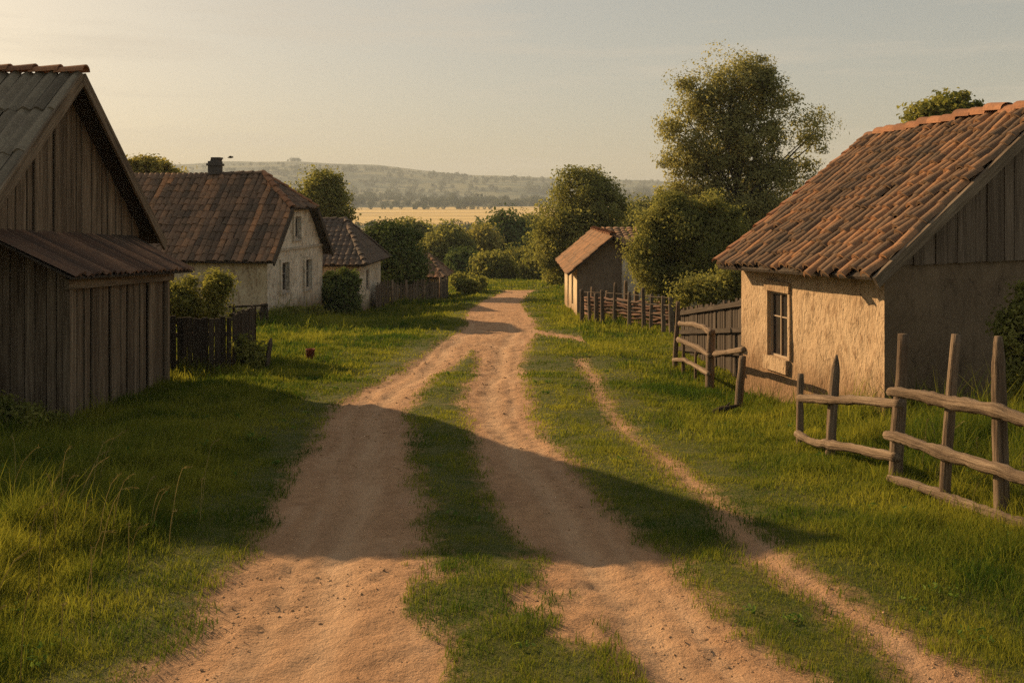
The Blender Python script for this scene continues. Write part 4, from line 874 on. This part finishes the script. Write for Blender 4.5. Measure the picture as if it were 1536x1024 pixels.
# far woods: hedgerows and groves across the valley and on the hills, nobody could count them
cs = []; szs = []
def grove(n, y0, y1, x0, x1, h, row=None):
    for _ in range(n):
        yv = random.uniform(y0, y1) if row is None else row + random.gauss(0, 8); xv = random.uniform(x0, x1) * yv
        if vnoise(A(xv / 90), A(yv / 70), 77)[0] < (.42 if row is None else .22): continue
        cs.append((xv, yv)); szs.append(h * random.uniform(.6, 1.4))
grove(500, 1350, 2000, -.5, .5, 10); grove(900, 1900, 2700, -.5, .5, 12); grove(150, 0, 0, -.3, .12, 7, 1370); grove(60, 0, 0, -.3, -.02, 5, 1200)
for rw, xa, xb in ((1480, -.3, -.02), (1600, -.2, .2), (1760, -.35, .0), (1900, -.1, .3), (2100, -.4, .1), (2300, -.2, .35), (2500, -.4, -.05), (2700, -.2, .3)): grove(90, 0, 0, xa, xb, 7, rw)
grove(40, 0, 0, -.18, .05, 2.5, 500); grove(90, 160, 430, -.3, .35, 3.2); grove(500, 2600, 2950, -.5, .5, 8)
grove(14, 0, 0, -.226, -.212, 9, 3230)
cs = np.array(cs); szs = np.array(szs); zc = gz(cs[:, 0], cs[:, 1])
q = 90; n = len(cs) * q; u = rng.normal(0, 1, (n, 3)); u /= np.linalg.norm(u, axis=1)[:, None]; hs = np.repeat(szs, q)
lob = rng.uniform(.65, 1.1, n)
cen = np.stack([np.repeat(cs[:, 0], q), np.repeat(cs[:, 1], q), np.repeat(zc, q) + hs * .52], 1) + u * (hs * lob)[:, None] * A(.52, .52, .5)
V_, F_, T_ = leaf_mesh(cen, u * 1.0, hs * .16, np.clip(np.repeat(rng.random(len(cs)), q) * .7 + rng.random(n) * .3, 0, 1))
me = raw_mesh('far_woods', V_, F_); set_attr(me, 'tint', T_); me.materials.append(M['leaf_far']); ob = bpy.data.objects.new('far_woods', me); C.objects.link(ob); tag(ob, kind='stuff')

# ------------------------------------------------------------------ grass: bent blades, one object
def hfield(x, y):
    """length of the grass in metres"""
    r, p = masks(x, y); dd = -np.maximum(r, p)
    h = .045 + .10 * sm((dd - .1) / 1.8)
    h = h + .15 * sm((-x - 2.7) / 1.6) * (1 - sm((y - 10.3) / 3)) + .13 * sm((x - 3.5) / 1.2) * (1 - sm((y - 12) / 4))
    h = h + .06 * sm((np.abs(x) - 4) / 3)
    for (cx_, cy_, rx_, ry_, a_) in ((-6.6, 16.8, .35, 3.2, .06), (-6.9, 13.6, .5, .6, .2), (5.3, 14.2, .8, .8, .18), (4.4, 16, .5, 2.4, .12), (-6.6, 20.2, 1.2, .5, .2), (6, 12.5, 1.5, 2.5, .15), (-8.4, 38, .8, 4, .2), (3.2, 34, 1.0, 3, .12), (-5, 51, 1.0, 4, .2)):
        h = h + a_ * np.exp(-((x - cx_) / rx_) ** 2 - ((y - cy_) / ry_) ** 2)
    return h * (.35 + .75 * fbm(x * .8, y * .8, 51, 3) + .6 * sm((vnoise(x * 3.1, y * 3.1, 52) - .3) / .6)), dd
VV = []; TT = []; 
for (y0, y1, den, wdt) in ((3.8, 6.5, 9500, .0024), (6.5, 9, 6500, .003), (9, 13, 3400, .0042), (13, 19, 1650, .006), (19, 28, 750, .0095), (28, 42, 300, .016), (42, 64, 110, .028), (64, 104, 34, .05)):
    hw_ = .56 * y1 + 1.0; n = int(den * (y1 - y0) * 2 * hw_)
    x = rng.uniform(-hw_, hw_, n); y = rng.uniform(y0, y1, n)
    k = np.abs(x) < .56 * y + .8; x, y = x[k], y[k]
    h, dd = hfield(x, y)
    keep = rng.random(len(x)) < np.clip(.42 + dd / .42, 0, 1) * np.where(dd < .8, .72 + .28 * sm((fbm(x * 2.6, y * 2.6, 61, 3) - .36) / .2), 1)
    x, y, h = x[keep], y[keep], h[keep]; n = len(x)
    h = h * rng.uniform(.5, 1.3, n) * np.where(rng.random(n) < .05, 1.75, 1) * (1 + (y > 30) * .3); wv = wdt * rng.uniform(.6, 1.4, n)
    z = gz(x, y) - .02
    a = rng.uniform(0, 2 * math.pi, n); ca, sa = np.cos(a), np.sin(a)
    yaw = rng.uniform(0, math.pi, n); wx, wy = np.cos(yaw) * wv, np.sin(yaw) * wv * .6
    ln = rng.uniform(.1, .75, n) * h; lx = ca * ln + h * .12; ly = sa * ln
    B = np.stack([x, y, z], 1)
    p0 = B + np.stack([-wx, -wy, 0 * x], 1); p1 = B + np.stack([wx, wy, 0 * x], 1)
    mid = B + np.stack([lx * .35, ly * .35, h * .6], 1)
    p2 = mid + np.stack([wx * .75, wy * .75, 0 * x], 1); p3 = mid - np.stack([wx * .75, wy * .75, 0 * x], 1)
    tip = B + np.stack([lx, ly, h * (1 - .12 * (ln / h))], 1)
    VV.append(np.stack([p0, p1, p2, p3, tip], 1).reshape(-1, 3))
    ti = np.clip(.42 + 1.25 * (fbm(x * .55, y * .55, 71, 4) - .5) + .5 * (vnoise(x * 2.3, y * 2.3, 73) - .5) + rng.normal(0, .17, n), 0, 1)
    TT.append(np.repeat(ti, 5))
V_ = np.concatenate(VV); nb = len(V_) // 5; i5 = np.arange(nb) * 5
Q_ = np.concatenate([np.stack([i5, i5 + 1, i5 + 2, i5 + 3], 1), np.stack([i5 + 3, i5 + 2, i5 + 4, i5 + 4], 1)])
tri = np.stack([i5 + 3, i5 + 2, i5 + 4], 1)
me = bpy.data.meshes.new('grass'); me.vertices.add(len(V_)); me.vertices.foreach_set('co', V_.astype(np.float32).ravel())
lv = np.concatenate([Q_[:nb].ravel(), tri.ravel()]).astype(np.int32); me.loops.add(len(lv)); me.loops.foreach_set('vertex_index', lv)
ls = np.concatenate([np.arange(nb) * 4, nb * 4 + np.arange(nb) * 3]).astype(np.int32); me.polygons.add(2 * nb); me.polygons.foreach_set('loop_start', ls); me.update(calc_edges=True)
set_attr(me, 'tint', np.concatenate(TT)); me.materials.append(M['grass']); ob = bpy.data.objects.new('grass', me); C.objects.link(ob); tag(ob, kind='stuff')
print('blades', nb)
n = 420; y = 5.5 + 22 * rng.random(n) ** 1.6; x = rng.uniform(-.56, .56, n) * y
h, dd = hfield(x, y); k = (dd > .12) & (vnoise(x * .9, y * .9, 81) > .45); x, y, h = x[k], y[k], h[k]; n = len(x); q = 9
a = rng.uniform(0, 6.28, (n, q)); r_ = rng.uniform(.02, .075, (n, q)) * (.7 + h[:, None] * 2); z = gz(x, y)
cen = np.stack([x[:, None] + np.cos(a) * r_, y[:, None] + np.sin(a) * r_, z[:, None] + h[:, None] * rng.uniform(.35, .95, (n, q))], -1).reshape(-1, 3)
V_, F_, T_ = leaf_mesh(cen, np.tile(A(0, -.2, .9), (n * q, 1)), np.repeat(.013 + .0011 * y, q), rng.random(n * q))
me = raw_mesh('verge_weeds', V_, F_); set_attr(me, 'tint', T_); me.materials.append(M['weed']); ob = bpy.data.objects.new('verge_weeds', me); C.objects.link(ob); tag(ob, kind='stuff')
# dry seed stalks in the near left verge and by the log fence
mb = MB()
for k in range(80):
    if k < 62: x_, d_ = random.uniform(-4.9, -2.7), random.uniform(5.4, 9.6)
    else: x_, d_ = random.uniform(4.0, 5.2), random.uniform(7.6, 11.)
    z_ = g1(x_, d_); h = random.uniform(.35, .72); lx = random.uniform(-.1, .5) * h; ly = random.uniform(-.2, .2) * h
    p = [A(x_, d_, z_), A(x_ + lx * .2, d_ + ly * .2, z_ + h * .45), A(x_ + lx * .55, d_ + ly * .6, z_ + h * .82), A(x_ + lx, d_ + ly, z_ + h * (1 - .2 * random.random()))]
    mb.tube(p, [.0036, .003, .0026, .0016], 4, random.random(), sub=2)
    for q in range(9):
        f = q / 8; s_ = p[2] + (p[3] - p[2]) * f; e_ = s_ + A(random.uniform(-.022, .03), random.uniform(-.02, .02), random.uniform(.0, .03)); mb.tube([s_, e_], [.003, .001], 3, random.random(), caps=False)
tag(mb.build('dry_stalks', M['straw'], None), kind='stuff')
# loose stones on the bare earth
n = 60000; y = 4.2 + 22 * rng.random(n) ** 1.7; x = rng.uniform(-.45, .55, n) * y
r, p = masks(x, y); k = (np.maximum(r, p) > -.05) & (rng.random(n) < .04 + 1.1 * sm((fbm(x * 1.6, y * 1.6, 66, 4) - .47) / .16)); x, y = x[k], y[k]; n = len(x)
ico = np.array([(0, 0, 1), (1, 0, 0), (0, 1, 0), (-1, 0, 0), (0, -1, 0), (0, 0, -1)], float); fc = np.array([(0, 1, 2), (0, 2, 3), (0, 3, 4), (0, 4, 1), (5, 2, 1), (5, 3, 2), (5, 4, 3), (5, 1, 4)])
sz = (.0026 + .009 * rng.random(n) ** 8) * (.6 + .09 * y)
an = rng.uniform(0, 6.28, n); vv = ico[None] * (1 + rng.normal(0, .22, (n, 6, 1))); vv = vv * sz[:, None, None] * A(1.3, 1, .6)
xx = vv[..., 0] * np.cos(an)[:, None] - vv[..., 1] * np.sin(an)[:, None]; yy = vv[..., 0] * np.sin(an)[:, None] + vv[..., 1] * np.cos(an)[:, None]
dsm_ = sm(np.maximum(r, p)[k] / .5 + .5); zg = gz(x, y) - .035 * dsm_ + rough(x, y, dsm_)
V_ = np.stack([xx + x[:, None], yy + y[:, None], vv[..., 2] + zg[:, None] + sz[:, None] * .25], -1).reshape(-1, 3)
F_ = (fc[None] + (np.arange(n) * 6)[:, None, None]).reshape(-1, 3)
me = raw_mesh('gravel', V_, F_); me.materials.append(M['pebble']); ob = bpy.data.objects.new('gravel', me); C.objects.link(ob); tag(ob, kind='stuff')

# ------------------------------------------------------------------ haze
mb = MB(); mb.box((0, 2150, 72), (3950, 0, 0), (0, 2175, 0), (0, 0, 88)); hm = bpy.data.materials.new('haze'); hm.use_nodes = True; t = hm.node_tree; t.nodes.clear()
o = t.nodes.new('ShaderNodeOutputMaterial'); pv = t.nodes.new('ShaderNodeVolumePrincipled'); pv.inputs['Color'].default_value = (.84, .93, .97, 1); pv.inputs['Density'].default_value = .00021; pv.inputs['Anisotropy'].default_value = 0
t.links.new(pv.outputs[0], o.inputs['Volume'])
try: hm.cycles.homogeneous_volume = True
except Exception: pass
tag(mb.build('haze', hm), kind='stuff')
